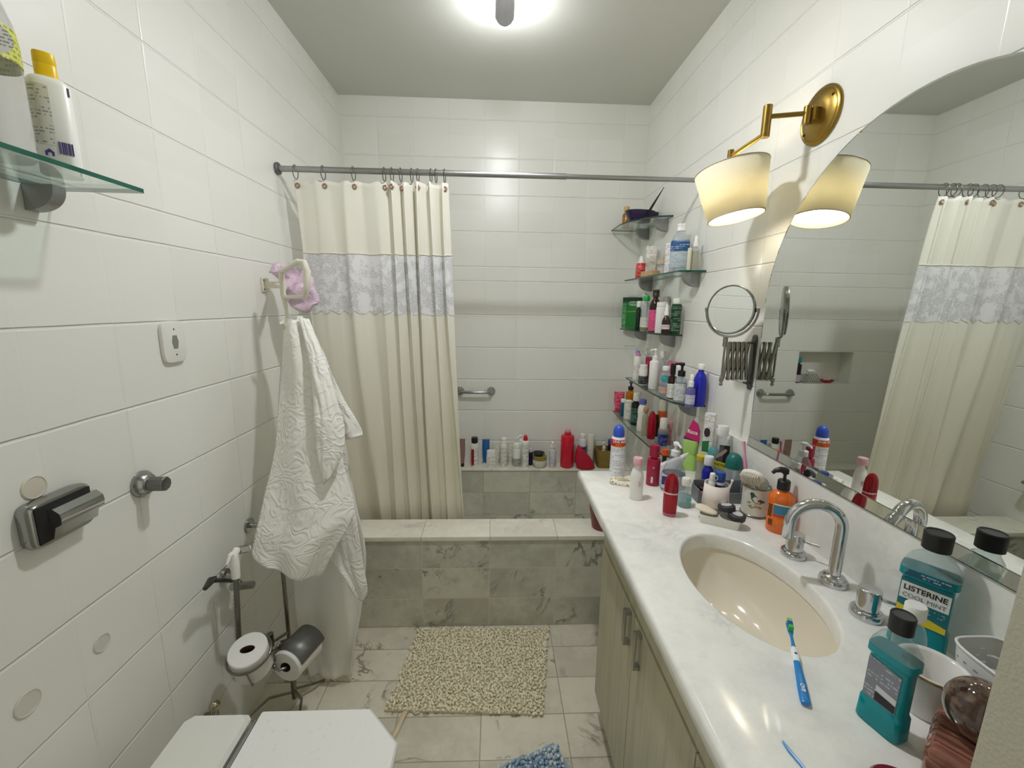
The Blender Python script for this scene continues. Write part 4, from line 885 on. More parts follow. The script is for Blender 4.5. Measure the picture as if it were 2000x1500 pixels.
bt('black_body_bottle', 'black bottle with a white cap and dark green label', 'bottle', G5, 1.655, 2.2193, 0.8136, 0.1798, 0.0506, (20, 20, 20), 'sharp', ('screw', .24, .72, (226, 226, 214)), (.1, .7, (30, 76, 62), (140, 180, 160)))
bt('blue_cap_lotion', 'white curvy lotion bottle with periwinkle cap', 'bottle', G5, 1.648, 2.0993, 0.8136, 0.1693, 0.0479, (234, 232, 224), 'curvy', ('flip', .13, .78, (98, 100, 176)))
bt('beige_cap_bottle', 'clear flask with beige cap before the curvy white bottle', 'bottle', G5, 1.634, 2.0117, 0.8136, 0.1469, 0.0315, WH, 'shoulder', ('screw', .14, .8, (180, 140, 96)), glass=glassy((206, 204, 180), .6, .08, .4))
bt('red_perfume', 'ruby red glass perfume flacon standing on the lowest shelf', 'perfume bottle', G5, 1.652, 1.9678, 0.8136, 0.1397, 0.042, WH, 'egg', None, glass=glassy((196, 14, 50), .95, .04, .55))
bt('brown_flask', 'dark brown flask just behind the ruby flacon', 'bottle', G5, 1.69, 2.0039, 0.8136, 0.1122, 0.0256, AMB, 'sharp', ('screw', .2, .6, (30, 20, 16)))
bt('orange_jar', 'orange tub with a white lid at the back of the shelf', 'jar', G5, 1.718, 2.0163, 0.8136, 0.1885, 0.0426, (206, 86, 18), 'cyl', ('screw', .3, .9, (220, 214, 200)), (.2, .8, (206, 86, 18), (240, 190, 150)))
bt('navy_label_bottle', 'clear bottle with tall white cap and navy label at the near end', 'bottle', G5, 1.658, 1.841, 0.8136, 0.1379, 0.0443, WH, 'cyl', ('screw', .34, .78, (226, 224, 216)), (.12, .72, (24, 30, 110), (160, 170, 210)), glass=CLEARB)
bt('pink_box', 'slim pinkish carton beside the navy-labelled bottle', 'carton', G5, 1.7, 1.8761, 0.8136, 0.1161, 0.0291, (206, 150, 150), 'box', None, (.1, .9, (206, 150, 150), (160, 60, 80)), n=8)
# wall ledge over the tub
G6 = 'toiletries on the tiled ledge over the tub'
tube_pack('brown_tube', 'taupe squeeze tube on a black cap by the curtain edge', 'tube', G6, 0.6674, 2.525, 0.4464, 0.1817, 0.0481, (148, 118, 106), (24, 22, 24), (110, 60, 60))
bt('shampoo_bottle', 'white bottle with black cap and a dark red side panel', 'bottle', G6, 0.7509, 2.53, 0.4464, 0.1903, 0.0484, WH, 'cyl', ('screw', .17, .85, (18, 18, 18)), (.06, .8, (232, 230, 226), (150, 20, 24)), d=.7)
o = [o for o in C.objects if o.name == 'shampoo_bottle'][0]; face_patch(o, [(-.0215, .012), (-.004, .012), (-.004, .118), (-.0215, .118)], -.0200, plast((140, 22, 26), .4), 'red_panel')
tube_pack('blue_tube', 'blue squeeze tube with a slanted top standing on the ledge', 'tube', G6, 0.8218, 2.54, 0.4464, 0.1738, 0.0455, (26, 92, 150), (226, 226, 222))
bt('powder_bottle', 'short white bottle with a green printed label, in front of the blue tube', 'bottle', G6, 0.8549, 2.502, 0.4464, 0.1161, 0.0579, WH, 'jar', ('flip', .2, .94, WH), (.1, .85, WH, (90, 110, 60)), d=.55, n=2.6)
tube_pack('pale_tube', 'pale ivory squeeze tube behind the short white bottle', 'tube', G6, 0.8902, 2.55, 0.4464, 0.1571, 0.0458, (222, 222, 208), (222, 222, 214), (150, 160, 140))
bt('white_can', 'white cylindrical bottle with rounded cap and grey print, left of the pump', 'bottle', G6, 0.9353, 2.522, 0.4464, 0.19, 0.0453, (226, 225, 216), 'can', ('flip', .2, .8, WH), (.05, .85, (226, 225, 216), (90, 90, 90)))
tube_pack('ivory_tube', 'ivory tube with small print standing behind, right of the white cylinder', 'tube', G6, 0.9789, 2.555, 0.4464, 0.142, 0.0394, (222, 220, 206), (226, 226, 220), (130, 120, 110))
bt('silver_label_bottle', 'white round bottle with a grey band, in front of the white pump', 'bottle', G6, 1.0161, 2.512, 0.4464, 0.1566, 0.0485, (226, 226, 220), 'can', ('screw', .2, .86, WH), (.1, .5, (150, 150, 142), (220, 220, 216)))
bt('pump_dispenser', 'tall white pump dispenser behind the red-capped bottle', 'bottle', G6, 1.0442, 2.556, 0.4464, 0.1963, 0.0525, (226, 226, 218), 'cyl', ('pump', .24, .5, WH), turn=-40)
bt('red_cap_aerosol', 'white aerosol with a red cap and small dark print', 'spray can', G6, 1.0706, 2.512, 0.4464, 0.2136, 0.0452, WH, 'can', ('dome', .17, .62, (206, 20, 40)), (.04, .9, (230, 229, 222), (60, 62, 60)))
bt('navy_bottle', 'small navy blue bottle half hidden beside the jar', 'bottle', G6, 1.1075, 2.552, 0.4464, 0.109, 0.0296, (24, 24, 60), 'cyl', ('screw', .2, .8, (206, 206, 206)))
bt('hair_mask_jar', 'round white jar with olive lid on the ledge', 'jar', G6, 1.164, 2.52, 0.4464, 0.0761, 0.091, (224, 222, 212), 'bowl', ('screw', .34, .96, (140, 126, 60)), (.35, .9, (224, 222, 212), (130, 130, 130)))
t = thing('black_bowl', 'small black plastic bowl lying on top of the olive-lidded jar', 'bowl', G6, (1.1560, 2.520, .5180))
M().se([(.0005, .55), (.004, .62), (.020, 1), (.022, 1.0), (.020, .92), (.006, .5)], .078, None, 2).ob('bowl', plast((22, 22, 22), .3), t)
bt('foam_pump', 'slim translucent pump bottle left of the big red bottle', 'bottle', G6, 1.2433, 2.512, 0.4464, 0.1705, 0.0419, (206, 208, 212), 'sharp', ('pump', .24, .7, WH), (.1, .6, (200, 204, 210), (130, 132, 138)))
bt('red_bottle', 'large plain red bottle with a small pale neck on the ledge', 'bottle', G6, 1.3386, 2.525, 0.4464, 0.2472, 0.0838, (206, 20, 50), 'sharp', ('screw', .08, .34, (214, 160, 160)))
bt('navy_crest_bottle', 'white bottle with a navy crest label behind the crimson bag', 'bottle', G6, 1.4396, 2.55, 0.4464, 0.2095, 0.0486, (220, 220, 224), 'can', ('screw', .14, .7, (230, 228, 222)), (.5, .72, (40, 44, 110), (190, 194, 220)))
bt('white_tall_bottle', 'tall plain white bottle behind the crimson bag', 'bottle', G6, 1.4918, 2.545, 0.4464, 0.2044, 0.0452, (222, 218, 204), 'box', None, (.35, .6, (222, 218, 204), (150, 140, 120)))
CRIM, nt, b = newmat('crimson_fabric'); cco, ss = xyz(nt); b.inputs['Base Color'].default_value = lin((176, 6, 44)); b.inputs['Roughness'].default_value = .7
bump(nt, b, nd(nt, 'ShaderNodeTexNoise', {'Vector': cco, 'Scale': 60., 'Detail': 3.}).outputs[0], .4, .004)
t = thing('wash_bag', 'slumped crimson fabric wash bag on the ledge by the red bottle', 'bag', None, (1.456, 2.492, .4464))
m = M().se([(0, .84), (.012, .96), (.05, .94), (.085, .7), (.115, .42), (.150, .12)], .122, .070, 2.4, 40)
for v in m.bm.verts: v.co.x -= .35 * v.co.z * (1 if v.co.z > .03 else 0)
crumple(m, .007, 18, 4)
for v in m.bm.verts: v.co.z = max(v.co.z, .0005); v.co.y = max(min(v.co.y, .045), -.042)
m.ob('cloth', CRIM, t, 180)
WICK, nt, b = newmat('yellow_wicker'); cco, ss = xyz(nt); b.inputs['Roughness'].default_value = .7
wv = nd(nt, 'ShaderNodeTexBrick', {'Vector': nd(nt, 'ShaderNodeMapping', {'Vector': cco, 'Rotation': (PI / 2, 0, 0)}).outputs[0], 'Color1': lin((164, 140, 66)), 'Color2': lin((140, 116, 50)), 'Mortar': lin((70, 56, 24)), 'Scale': 60.})
nt.links.new(wv.outputs[0], b.inputs['Base Color']); bump(nt, b, wv.outputs[1], -.5, .003)
t = thing('wicker_basket', 'small yellow woven basket in the ledge corner', 'basket', None, (1.597, 2.530, .4464))
M().se([(0, .8), (.004, .84), (.115, .99), (.120, 1.), (.119, .94), (.010, .8)], .155, .105, 5, 40).ob('weave', WICK, t, 50)
bt('grey_pump_bottle', 'grey pump bottle standing inside the yellow basket at the front', 'bottle', G6, 1.574, 2.524, .4584, .150, .042, (196, 196, 186), 'shoulder', ('pump', .3, .5, (226, 224, 212)), (.1, .6, (190, 190, 180), (140, 140, 130)), turn=-30)
bt('blue_lid_jar', 'dark glass jar with a blue lid inside the yellow basket', 'jar', G6, 1.628, 2.530, .4584, .165, .058, glassy((70, 56, 40), .9, .05, .5), 'jar', ('screw', .16, 1.0, (60, 72, 150)))
# soap niche behind the curtain (seen in the mirror)
G7 = 'things in the soap niche'
bt('black_niche_bottle', 'dark bottle with teal cap in the niche, seen in the mirror', 'bottle', G7, .590, 2.640, .9852, .165, .045, (26, 24, 28), 'sharp', ('screw', .2, .8, (40, 140, 150)), (.05, .4, (206, 190, 196), (110, 100, 110)), rz=60)
t = thing('soap_rack', 'grey slotted soap rack with a white soap in the wall niche', 'soap rack', G7, (.500, 2.625, .9852))
m = M()
for i in range(7): m.tube([(-.05 + i * .0166, -.025, .012), (-.05 + i * .0166, .03, .055)], .003, 6)
m.box((-.06, -.03, .0004), (.06, .03, .010), .002); m.ob('rack', plast((150, 152, 140), .4), t)
M().ball(.022, (.01, .0, .078), 1.3, .9, .6).ob('soap', WHITE, t)
t = thing('red_soap_dish', 'small oval red dish in the wall niche', 'dish', G7, (.385, 2.635, .9852))
M().se([(.0004, .6), (.012, .9), (.020, 1), (.019, .9), (.008, .6)], .10, .06, 2).ob('dish', plast((176, 24, 36), .3), t)
M().ball(.018, (0, 0, .018), 1.3, .8, .5).ob('soap', plast((224, 200, 196), .4), t)
# red pail on the tub rim under the counter end
t = thing('red_pail', 'dark red plastic pail on the tub rim under the counter end', 'pail', None, (1.392, 1.768, .4514))
M().se([(0, .68), (.004, .72), (.15, .97), (.170, 1.), (.176, 1.02), (.176, .95), (.15, .92), (.01, .66)], .175, .14, 2, 40).ob('pail', plast((112, 14, 18), .35), t)
# left-wall shelf bottles
t = bt('cleaner_bottle', 'white household cleaner bottle with a yellow cap on the green-edged shelf', 'bottle', None, 0.088, 0.8496, 1.6682, 0.2016, 0.0561, WH, 'can', ('flip', .20, .52, (236, 196, 10)), d=.62, n=2.6)
o = t; dm = t.children[0].dimensions; hw = dm[0] / 2; hb_ = max(v.co.z for v in t.children[0].data.vertices)
def onoval(pts, hwx, hwy, n, mat, nm, par, off=.0006):
    m = M(); vs_ = []
    for x, z_ in pts:
        yy = -hwy * max(1 - min(abs(x) / hwx, .999) ** n, 0) ** (1 / n); vs_.append(m.bm.verts.new((x, yy - off, z_)))
    m.bm.faces.new(vs_); return m.ob(nm, mat, par)
hy = dm[1] / 2
def strip(x0, x1, z0, z1, mat, nm, k=8):
    m = M(); rows = []
    for z_ in (z0, z1): rows.append([(x0 + (x1 - x0) * i / k, -hy * max(1 - min(abs(x0 + (x1 - x0) * i / k) / hw, .999) ** 2.6, 0) ** (1 / 2.6) - .0007, z_) for i in range(k + 1)])
    m.grid(rows); return m.ob(nm, mat, t, 180)
strip(-hw * .97, -hw * .05, hb_ * .30, hb_ * .90, printed((214, 212, 200), (84, 84, 110), 4, .4, .0055), 'text_panel')
PURP = plast((52, 40, 120), .4)
m = M(); hx0, hz0, hs_ = -hw * .42, hb_ * .10 + .014, hw * .20
m.prism([(hx0 - hs_, hz0), (hx0 - hs_ * .45, hz0), (hx0 - hs_ * .45, hz0 + hs_ * .8), (hx0, hz0 + hs_ * 1.05), (hx0 + hs_ * .45, hz0 + hs_ * .8), (hx0 + hs_ * .45, hz0), (hx0 + hs_, hz0), (hx0 + hs_, hz0 + hs_ * 1.1), (hx0 + hs_ * 1.15, hz0 + hs_ * 1.1), (hx0, hz0 + hs_ * 2.1), (hx0 - hs_ * 1.15, hz0 + hs_ * 1.1), (hx0 - hs_, hz0 + hs_ * 1.1)], hy * .985, hy * 1.012, T=Matrix.Rotation(PI / 2, 4, 'X'))
m.ob('house_emblem', PURP, t)
rx = random.Random(3); m = M(); xx = hw * .02
while xx < hw * .62:
    bw = rx.choice((.0007, .0012, .0018)); yy = -hy * max(1 - (abs(xx) / hw) ** 2.6, 0) ** (1 / 2.6)
    m.box((xx, yy - .0012, hz0 + .006), (xx + bw, yy + .001, hz0 + .026)); xx += bw + rx.choice((.0008, .0014))
m.ob('barcode', PURP, t)
strip(hw * .80, hw * .90, hb_ * .84, hb_ * .93, plast((40, 40, 60), .4), 'print_mark', 2); strip(hw * .80, hw * .90, hb_ * .02, hb_ * .09, plast((40, 40, 60), .4), 'print_mark', 2)
t = bt('clear_jug', 'ribbed clear bottle with a yellow-green label at the picture edge, on the left wall shelf', 'bottle', None, .090, .742, 1.6682, .30, .094, WH, 'round', ('screw', .09, .34, (226, 226, 220)), (.50, .68, (206, 210, 90), (60, 62, 50)), glass=glassy((216, 216, 216), .4, .07, .12), n=2.3)
M().loft([[(.022 * math.cos(a) + .018, -.0505 - .0006 * k_, .158 + .021 * math.sin(a)) for a in [2 * PI * i / 28 for i in range(28)]] for k_ in (0, 1)]).ob('oval_label', printed((232, 232, 228), (50, 50, 50), 2, .4, .005), t)
# magnifying mirror on its folding arm
t = thing('shaving_mirror', 'round shaving mirror on a folding scissor arm beside the arched mirror', 'mirror', None, (1.634, 1.342, 1.449))
MC = plast((150, 150, 146), .2, 1.)
nv = Vector((-.86, -.51, .05)).normalized(); T = frame((0, 0, 0), (0, 0, 1), za=nv)
M().se([(-.006, .96), (-.004, 1), (.004, 1), (.0052, .965)], .156, None, 2, 48, T=T).ob('backing', MC, t)
M().loft([[T @ Vector((.0735 * math.cos(a), .0735 * math.sin(a), zz)) for a in [2 * PI * i / 48 for i in range(48)]] for zz in (.0045, .0058)], True, True).ob('mirror_glass', MIR, t)
M().tube([T @ Vector((.0765 * math.cos(a), .0765 * math.sin(a), .005)) for a in [2 * PI * i / 48 for i in range(48)]], .0028, 8, True).ob('rim', MC, t)
M().tube([T @ Vector((-.086 * math.cos(a), .086 * math.sin(a), -.004)) for a in [-PI / 2 + PI * i / 30 for i in range(31)]], .0036, 8).cyl(.006, -.006, .006, tuple(T @ Vector((0, .084, -.002))), k=12).cyl(.006, -.006, .006, tuple(T @ Vector((0, -.084, -.002))), k=12).ob('yoke', MC, t)
px_, py_ = .0, .012
M().tube([(px_, py_, -.086), (px_, py_, -.244)], .0034, 8).cyl(.0075, -.120, -.088, (px_, py_, 0), k=14).cyl(.0065, -.238, -.222, (px_, py_, 0), k=14).ball(.006, (px_, py_, -.246)).ob('post', MC, t)
n_ = 5; x0_, x1_ = .006, .090
for k_ in range(n_):
    xa, xb = x0_ + (x1_ - x0_) * k_ / n_, x0_ + (x1_ - x0_) * (k_ + 1) / n_
    for (za, zc_, yo) in ((-.104, -.232, -.004), (-.232, -.104, .004)):
        M().tube([(xa, py_ + yo + .012 * k_ / n_, za), (xb, py_ + yo + .012 * (k_ + 1) / n_, zc_)], .0052, 8).ob('scissor_link', plast((160, 158, 148), .3, 1.), t)
M().box((.1005, .008, -.252), (.1070, .034, -.098), .0015).cyl(.0115, .1020, .1078, (.021, .255, 0), T=Matrix(((0, 0, 1, 0), (1, 0, 0, 0), (0, -1, 0, 0), (0, 0, 0, 1))), k=20).cyl(.0115, .1020, .1078, (.021, .092, 0), T=Matrix(((0, 0, 1, 0), (1, 0, 0, 0), (0, -1, 0, 0), (0, 0, 0, 1))), k=20).box((.086, .010, -.110), (.103, .032, -.104), .001).box((.086, .010, -.246), (.103, .032, -.240), .001).ob('wall_bracket', plast((96, 96, 94), .3, .9), t)

# ------------------------------------------------------------------ things on the vanity top
G8 = 'toiletries on the vanity top'; ZC = .8303
RED_T = plast((214, 40, 30), .4); WHITE_T = plast((244, 240, 232), .4); BLACK_T = plast((24, 24, 26), .4)
t = bt('deodorant_spray', 'tall white aerosol with a domed blue cap and a red and orange band', 'spray can', G8, 1.335, 1.470, ZC, .197, .051, (232, 232, 236), 'can', ('dome', .215, .80, (50, 84, 196)), (.05, .74, (230, 231, 236), (120, 124, 136)))
hb_ = max(v.co.z for v in t.children[0].data.vertices)
M().se([(hb_ * .77, 1), (hb_ * .935, 1)], .0526, None, 2, cap0=False, cap1=False).ob('red_band', plast((206, 40, 30), .4), t)
M().loft([[(.0265 * math.sin(a), -.0265 * math.cos(a), hb_ * z_) for a in [-.35 + 1.9 * i / 20 for i in range(21)]] for z_ in (.772, .845)], False, False, False).ob('orange_band', plast((236, 130, 20), .4), t)
lettering('LEVE MAIS', .0125, WHITE_T, t, Matrix.Translation((0, 0, hb_ * .89)) @ Matrix.Rotation(.30, 4, 'Z'), .0268, True)
lettering('PAGUE MENOS', .0095, RED_T, t, Matrix.Translation((0, 0, hb_ * .808)) @ Matrix.Rotation(.42, 4, 'Z'), .0270, True)
FLOR, nt, b = newmat('floral_cloth'); cco, ss = xyz(nt); vo = nd(nt, 'ShaderNodeTexVoronoi', {'Vector': cco, 'Scale': 90.})
f1 = mt(nt, 'SUBTRACT', 1., ramp(nt, vo.outputs[0], .22, .38)); nz = nd(nt, 'ShaderNodeTexNoise', {'Vector': cco, 'Scale': 60.})
nt.links.new(mixc(nt, f1, lin((226, 222, 206)), mixc(nt, nz.outputs[0], lin((120, 130, 60)), lin((176, 140, 90)))), b.inputs['Base Color']); b.inputs['Roughness'].default_value = .8
t = thing('floral_pouch', 'small folded floral cloth pouch lying before the blue-capped aerosol', 'pouch', None, (1.338, 1.396, ZC), -22)
m = M().se([(.0005, .94), (.004, 1), (.010, .98), (.014, .86)], .092, .052, 6, 40); crumple(m, .003, 60, 2)
for v in m.bm.verts: v.co.z = max(v.co.z, .0004)
m.ob('cloth', FLOR, t, 180)
M().tube([(-.02, -.006, .014), (-.01, -.012, .017), (.01, -.009, .017), (.022, -.002, .015), (.016, .006, .0155), (-.005, .003, .016), (-.022, .004, .014)], .0022, 8).ob('cord', plast((206, 196, 160), .8), t)
t = bt('baby_powder', 'white powder bottle with a pale pink cap standing on open marble', 'bottle', G8, 1.344, 1.276, ZC, .142, .043, (234, 232, 226), 'round', ('screw', .16, .72, (226, 176, 182)), d=.8)
face_patch(t, [(.010 + .005 * math.cos(a), .058 + .010 * math.sin(a)) for a in [2 * PI * i / 16 for i in range(16)]], -.0172, plast((206, 180, 176), .4), 'printed_mark')
t = bt('crimson_bottle', 'crimson bottle with a stepped cap and white barcode', 'bottle', G8, 1.441, 1.386, ZC, .148, .045, (158, 10, 56), 'sharp', ('flip', .27, .78, (152, 10, 54)), d=.8)
face_patch(t, [(-.006, .012), (.001, .012), (.001, .036), (-.006, .036)], -.0184, printed((226, 216, 218), (60, 20, 34), 6, .4, .003), 'barcode'); face_patch(t, [(-.003, .066), (.004, .066), (.004, .073), (-.003, .073)], -.0184, plast((196, 120, 144), .4), 'printed_mark')
t = thing('ruby_perfume', 'tapered ruby red perfume flacon nearest the basin', 'perfume bottle', G8, (1.411, 1.165, ZC), fr(1.411, 1.165))
RUBY = glassy((190, 10, 44), .97, .04, .5); PINKG = glassy((240, 150, 168), .9, .04, .4)
M().se([(0, .86), (.003, .92), (.010, .95)], .042, .034, 2.4).ob('base', PINKG, t)
M().se([(.010, .95), (.045, 1.0), (.072, 1.0)], .042, .034, 2.4).ob('body', RUBY, t)
M().se([(.072, .99), (.0765, .99)], .042, .034, 2.4).ob('collar', plast((230, 200, 206), .15, .6), t)
M().se([(.0765, .99), (.100, .97), (.115, .86), (.125, .66), (.131, .40), (.134, .1)], .042, .034, 2.4).ob('cap', RUBY, t)
t = bt('pump_jug', 'big clear pump bottle with a blue label behind the ruby flacon', 'bottle', G8, 1.497, 1.345, ZC, .172, .084, WH, 'cone', ('pump', .27, .36, (226, 226, 228)), (.10, .48, (196, 200, 208), (120, 124, 140)), glass=CLEAR, turn=25)
face_patch(t, [(-.036, .030), (-.004, .030), (-.004, .060), (-.036, .060)], -.0434, plast((26, 44, 120), .4), 'blue_label'); lettering('O', .012, WHITE_T, t, Matrix.Translation((-.014, -.0437, .045)), 0, True)
bt('clear_vial', 'small clear round bottle with white cap right of the ruby flacon', 'bottle', G8, 1.484, 1.224, ZC, .094, .042, WH, 'round', ('screw', .24, .62, WH), glass=CLEAR, liquid=(.5, glassy((170, 206, 206), .7, .06, .3)))
o = [o for o in C.objects if o.name == 'clear_vial'][0]; face_patch(o, [(.012 + .006 * math.cos(a), .028 + .009 * math.sin(a)) for a in [2 * PI * i / 20 for i in range(20)]], -.0205, plast((90, 170, 160), .4), 'round_label')
t = thing('white_scoop', 'white flared plastic scoop standing behind the crimson bottle', 'scoop', None, (1.5007, 1.4265, 0.8303), -35)
M().loft([[(.024 * math.cos(a) * (1 + 1.2 * f) + .016 * f, .018 * math.sin(a) * (1 - .5 * f), .001 + .075 * f + .035 * f * math.cos(a)) for a in [2 * PI * i / 32 for i in range(32)]] for f in (0, .05, .3, .6, .85, 1.)], True, False, T=Matrix.Scale(1.08, 4)).ob('scoop', plast((238, 238, 240), .25), t, 50, solid=.0015)
t = thing('razor', 'black razor with an orange end leaning in the white scoop', 'razor', None, (1.498, 1.440, .838))
hd_ = Vector((1.5091, 1.455, 0.9367)) - Vector((1.498, 1.440, .838)); M().tube([(0, 0, 0), hd_ * .78], [.006, .0085], 12).ob('handle', plast((26, 26, 28), .3), t); M().tube([hd_ * .785, hd_], [.012, .0145], 14).ob('orange_head', plast((226, 86, 20), .35), t)
t = thing('sponge_pack', 'pack of green bath sponges on a magenta printed card', 'sponge pack', None, (1.640, 1.530, ZC), -50); t.scale = (.88, .88, 1)
cp_ = [(-.034, .118), (.0, .200), (.022, .188), (.034, .160), (.034, .112)]
M().loft([[(x, y_, z_) for x, z_ in cp_] for y_ in (-.004, .004)], True, True).ob('header_card', plast((196, 34, 110), .4), t, 20)
face_patch(t, [(-.034, .1185), (-.033, .128), (.034, .118), (.034, .1125)], -.0043, plast((70, 50, 90), .4), 'dark_stripe')
lettering('Ricca', .021, WHITE_T, t, Matrix.Translation((.004, -.0046, .152)), 0, True)
SPN = plast((168, 208, 112), .8, 0, 0, .6)
M().se([(.0005, .9), (.01, 1), (.05, .96), (.062, .82)], .066, .036, 3).ob('sponge', SPN, t, 60); M().se([(.062, .8), (.07, .95), (.108, 1.), (.118, .9)], .066, .034, 3).ob('sponge', SPN, t, 60)
t = carton('tall_carton', 'tall white carton with a dark oval and green panel behind the sponge pack', 'carton', G8, 1.668, 1.640, ZC + .0, .235, .036, .028, (226, 226, 222), (110, 110, 112), rz=-42)
face_patch(t, [(-.004 + .011 * math.cos(a), .162 + .018 * math.sin(a)) for a in [2 * PI * i / 24 for i in range(24)]], -.0143, plast((50, 40, 46), .4)); face_patch(t, [(-.0178, .085), (.006, .085), (.006, .132), (-.0178, .125)], -.0143, plast((40, 120, 70), .4))
t.location.y = 1.497; t.location.x = 1.690
bt('teal_dome_jar', 'pot with a translucent aqua dome lid behind the blue bottle', 'jar', G8, 1.690, 1.452, ZC, .120, .044, CLEARB, 'jar', ('dome', .55, 1.0, glassy((90, 196, 206), .9, .06, .5)))
bt('yellow_band_jar', 'clear jar with a mustard yellow lid left of the blue bottle', 'jar', G8, 1.632, 1.4223, 0.8303, 0.0986, 0.0356, glassy((196, 196, 180), .6, .08, .4), 'jar', ('screw', .22, 1.04, (206, 186, 60)))
t = bt('cobalt_bottle', 'cobalt blue bottle with white cap standing behind the grey tray', 'bottle', G8, 1.6296, 1.368, 0.8303, 0.1129, 0.0386, (26, 30, 150), 'round', ('screw', .26, .82, (232, 232, 236)))
t = bt('talc_flask', 'clear flask with a black and yellow label by the mirror corner', 'bottle', G8, 1.686, 1.398, ZC, .215, .060, WH, 'sharp', ('screw', .16, .62, (236, 236, 232)), glass=CLEAR, d=.7, n=3)
face_patch(t, [(-.026, .070), (-.006, .105), (-.006, .150), (.027, .150), (.027, .062)], -.0208, plast((22, 22, 22), .4), 'black_label')
face_patch(t, [(-.026, .072), (.027, .056), (.027, .084), (-.026, .092)], -.0211, plast((206, 200, 50), .4), 'yellow_band')
lettering('DOCTOR', .0125, BLACK_T, t, Matrix.Translation((0.001, -.0213, .0758)) @ Matrix.Rotation(.14, 4, 'Y'), 0, True, 'lettering', .9)
face_patch(t, [(-.012, .100), (.006, .112), (.020, .132), (.014, .138), (-.002, .122), (-.016, .108)], -.0211, plast((176, 150, 140), .5), 'picture_patch')
bt('teal_lid_cup', 'clear cup with a dark teal domed lid beside the mirror bottom', 'cup', None, 1.692, 1.322, ZC, .142, .052, WH, 'jar', ('dome', .36, 1.0, (12, 104, 98)), glass=CLEARB)
# grey tray
t = thing('grey_tray', 'grey plastic desk tray with raised back behind the white-sleeved glass', 'tray', None, (1.622, 1.262, ZC), -2)
TG = plast((116, 118, 124), .4)
m = M().box((-.086, -.026, .0004), (.080, .026, .004), .001).box((-.086, -.026, .004), (-.082, .026, .046)).box((.076, -.026, .004), (.080, .026, .036)).box((-.082, .023, .004), (.076, .026, .060)).box((-.082, -.026, .004), (.076, -.023, .036))
m.ob('tray', TG, t, 30)
M().ball(.008, (.062, -.0262, .020), 1.2, .12, .7).ob('recess', plast((40, 40, 44), .4), t)
t = thing('balm_tin', 'red tin with a black top lying in the left end of the grey tray', 'tin', None, (1.5635, 1.265, ZC + .0046), -4)
M().cyl(.0185, 0, .030).ob('tin', plast((206, 40, 36), .3), t); M().cyl(.0165, .0301, .042).ob('lid', plast((30, 30, 34), .4), t)
# white sleeved glass with tubes
gx, gy = 1.552, 1.168
t = thing('sleeved_glass', 'clear tumbler wrapped in a white sleeve, packed with tubes, behind the soap dish', 'tumbler', None, (gx, gy, ZC))
M().se([(.0004, .84), (.003, .9), (.060, 1.0), (.0995, .98), (.0995, .92), (.006, .84)], .066, None, 2, 40, cap1=False).ob('glass', CLEAR, t)
M().se([(.034, 1.08), (.101, .99)], .0690, None, 2, 40, cap0=False, cap1=False).ob('sleeve', plast((236, 226, 220), .6), t, 180, solid=.0012)
t = thing('white_tube', 'small white tube with a looped cap standing in the sleeved glass', 'tube', G8, (gx - .014, gy + .004, ZC + .008), fr(gx, gy))
M().se([(0, .3), (.08, .9), (.095, .9), (.102, .6)], .022, None, 2).ob('body', WHITE, t); M().se([(.101, .6), (.104, .66), (.122, .58), (.124, .4)], .026, None, 2).tube([(.006, 0, .118), (.013, 0, .116), (.014, 0, .106), (.009, 0, .102)], .0016, 6).ob('cap', WHITE, t)
bt('blue_cap_tube', 'white tube with a wide royal blue cap standing in the sleeved glass', 'tube', G8, gx + .010, gy + .003, ZC + .008, .128, .027, (226, 228, 232), 'cyl', ('screw', .22, 1.04, (24, 66, 150)), (.5, .9, (40, 46, 76), (180, 184, 200)))
t = thing('white_wand', 'thin white plastic stick standing in the sleeved glass at its right side', 'stick', None, (gx + .012, gy - .016, ZC + .008)); M().tube([(0, 0, 0), (.006, -.006, .05), (.022, -.004, .108)], .0022, 8).ball(.0042, (.022, -.004, .109)).ob('stick', WHITE, t)
# soap dish
t = thing('soap_dish', 'white rectangular ceramic soap dish on the marble behind the basin', 'soap dish', None, (1.541, 1.116, ZC), -30)
M().se([(.0004, .93), (.002, .95), (.025, 1), (.026, .985), (.019, .92), (.017, .86)], .108, .056, 10, 48).ob('dish', plast((222, 221, 212), .25), t, 40)
t = thing('cream_soap', 'flat oval cream soap resting on the left end of the soap dish', 'soap', None, (1.5105, 1.139, ZC + .0305), rot=(math.radians(8), math.radians(10), math.radians(-30)))
M().se([(-.003, .9), (-.001, 1), (.002, 1), (.004, .9)], .062, .036, 2.2, 36).ob('bar', plast((232, 222, 200), .5), t)
DARKS = plast((42, 42, 46), .5, 0, 0, .3)
for n__, (x, y, z, rr_, l) in enumerate(((1.560, 1.118, ZC + .0465, (-.12, -.16, -.5), 'black round pot with a pale label lying on top of its twin'), (1.577, 1.092, ZC + .0330, (.06, .10, -.5), 'black round pot with a pale label, lower one on the dish edge'))):
    t = thing('black_pot', l, 'pot', 'black pots on the soap dish', (x, y, z), rot=rr_)
    M().se([(-.0085, .9), (-.006, 1), (.006, 1), (.0085, .88), (.009, .7)], .047, None, 2, 36).ob('pot', DARKS, t); M().cyl(.0145, .0088, .0098).ob('label', plast((206, 206, 206), .5), t)
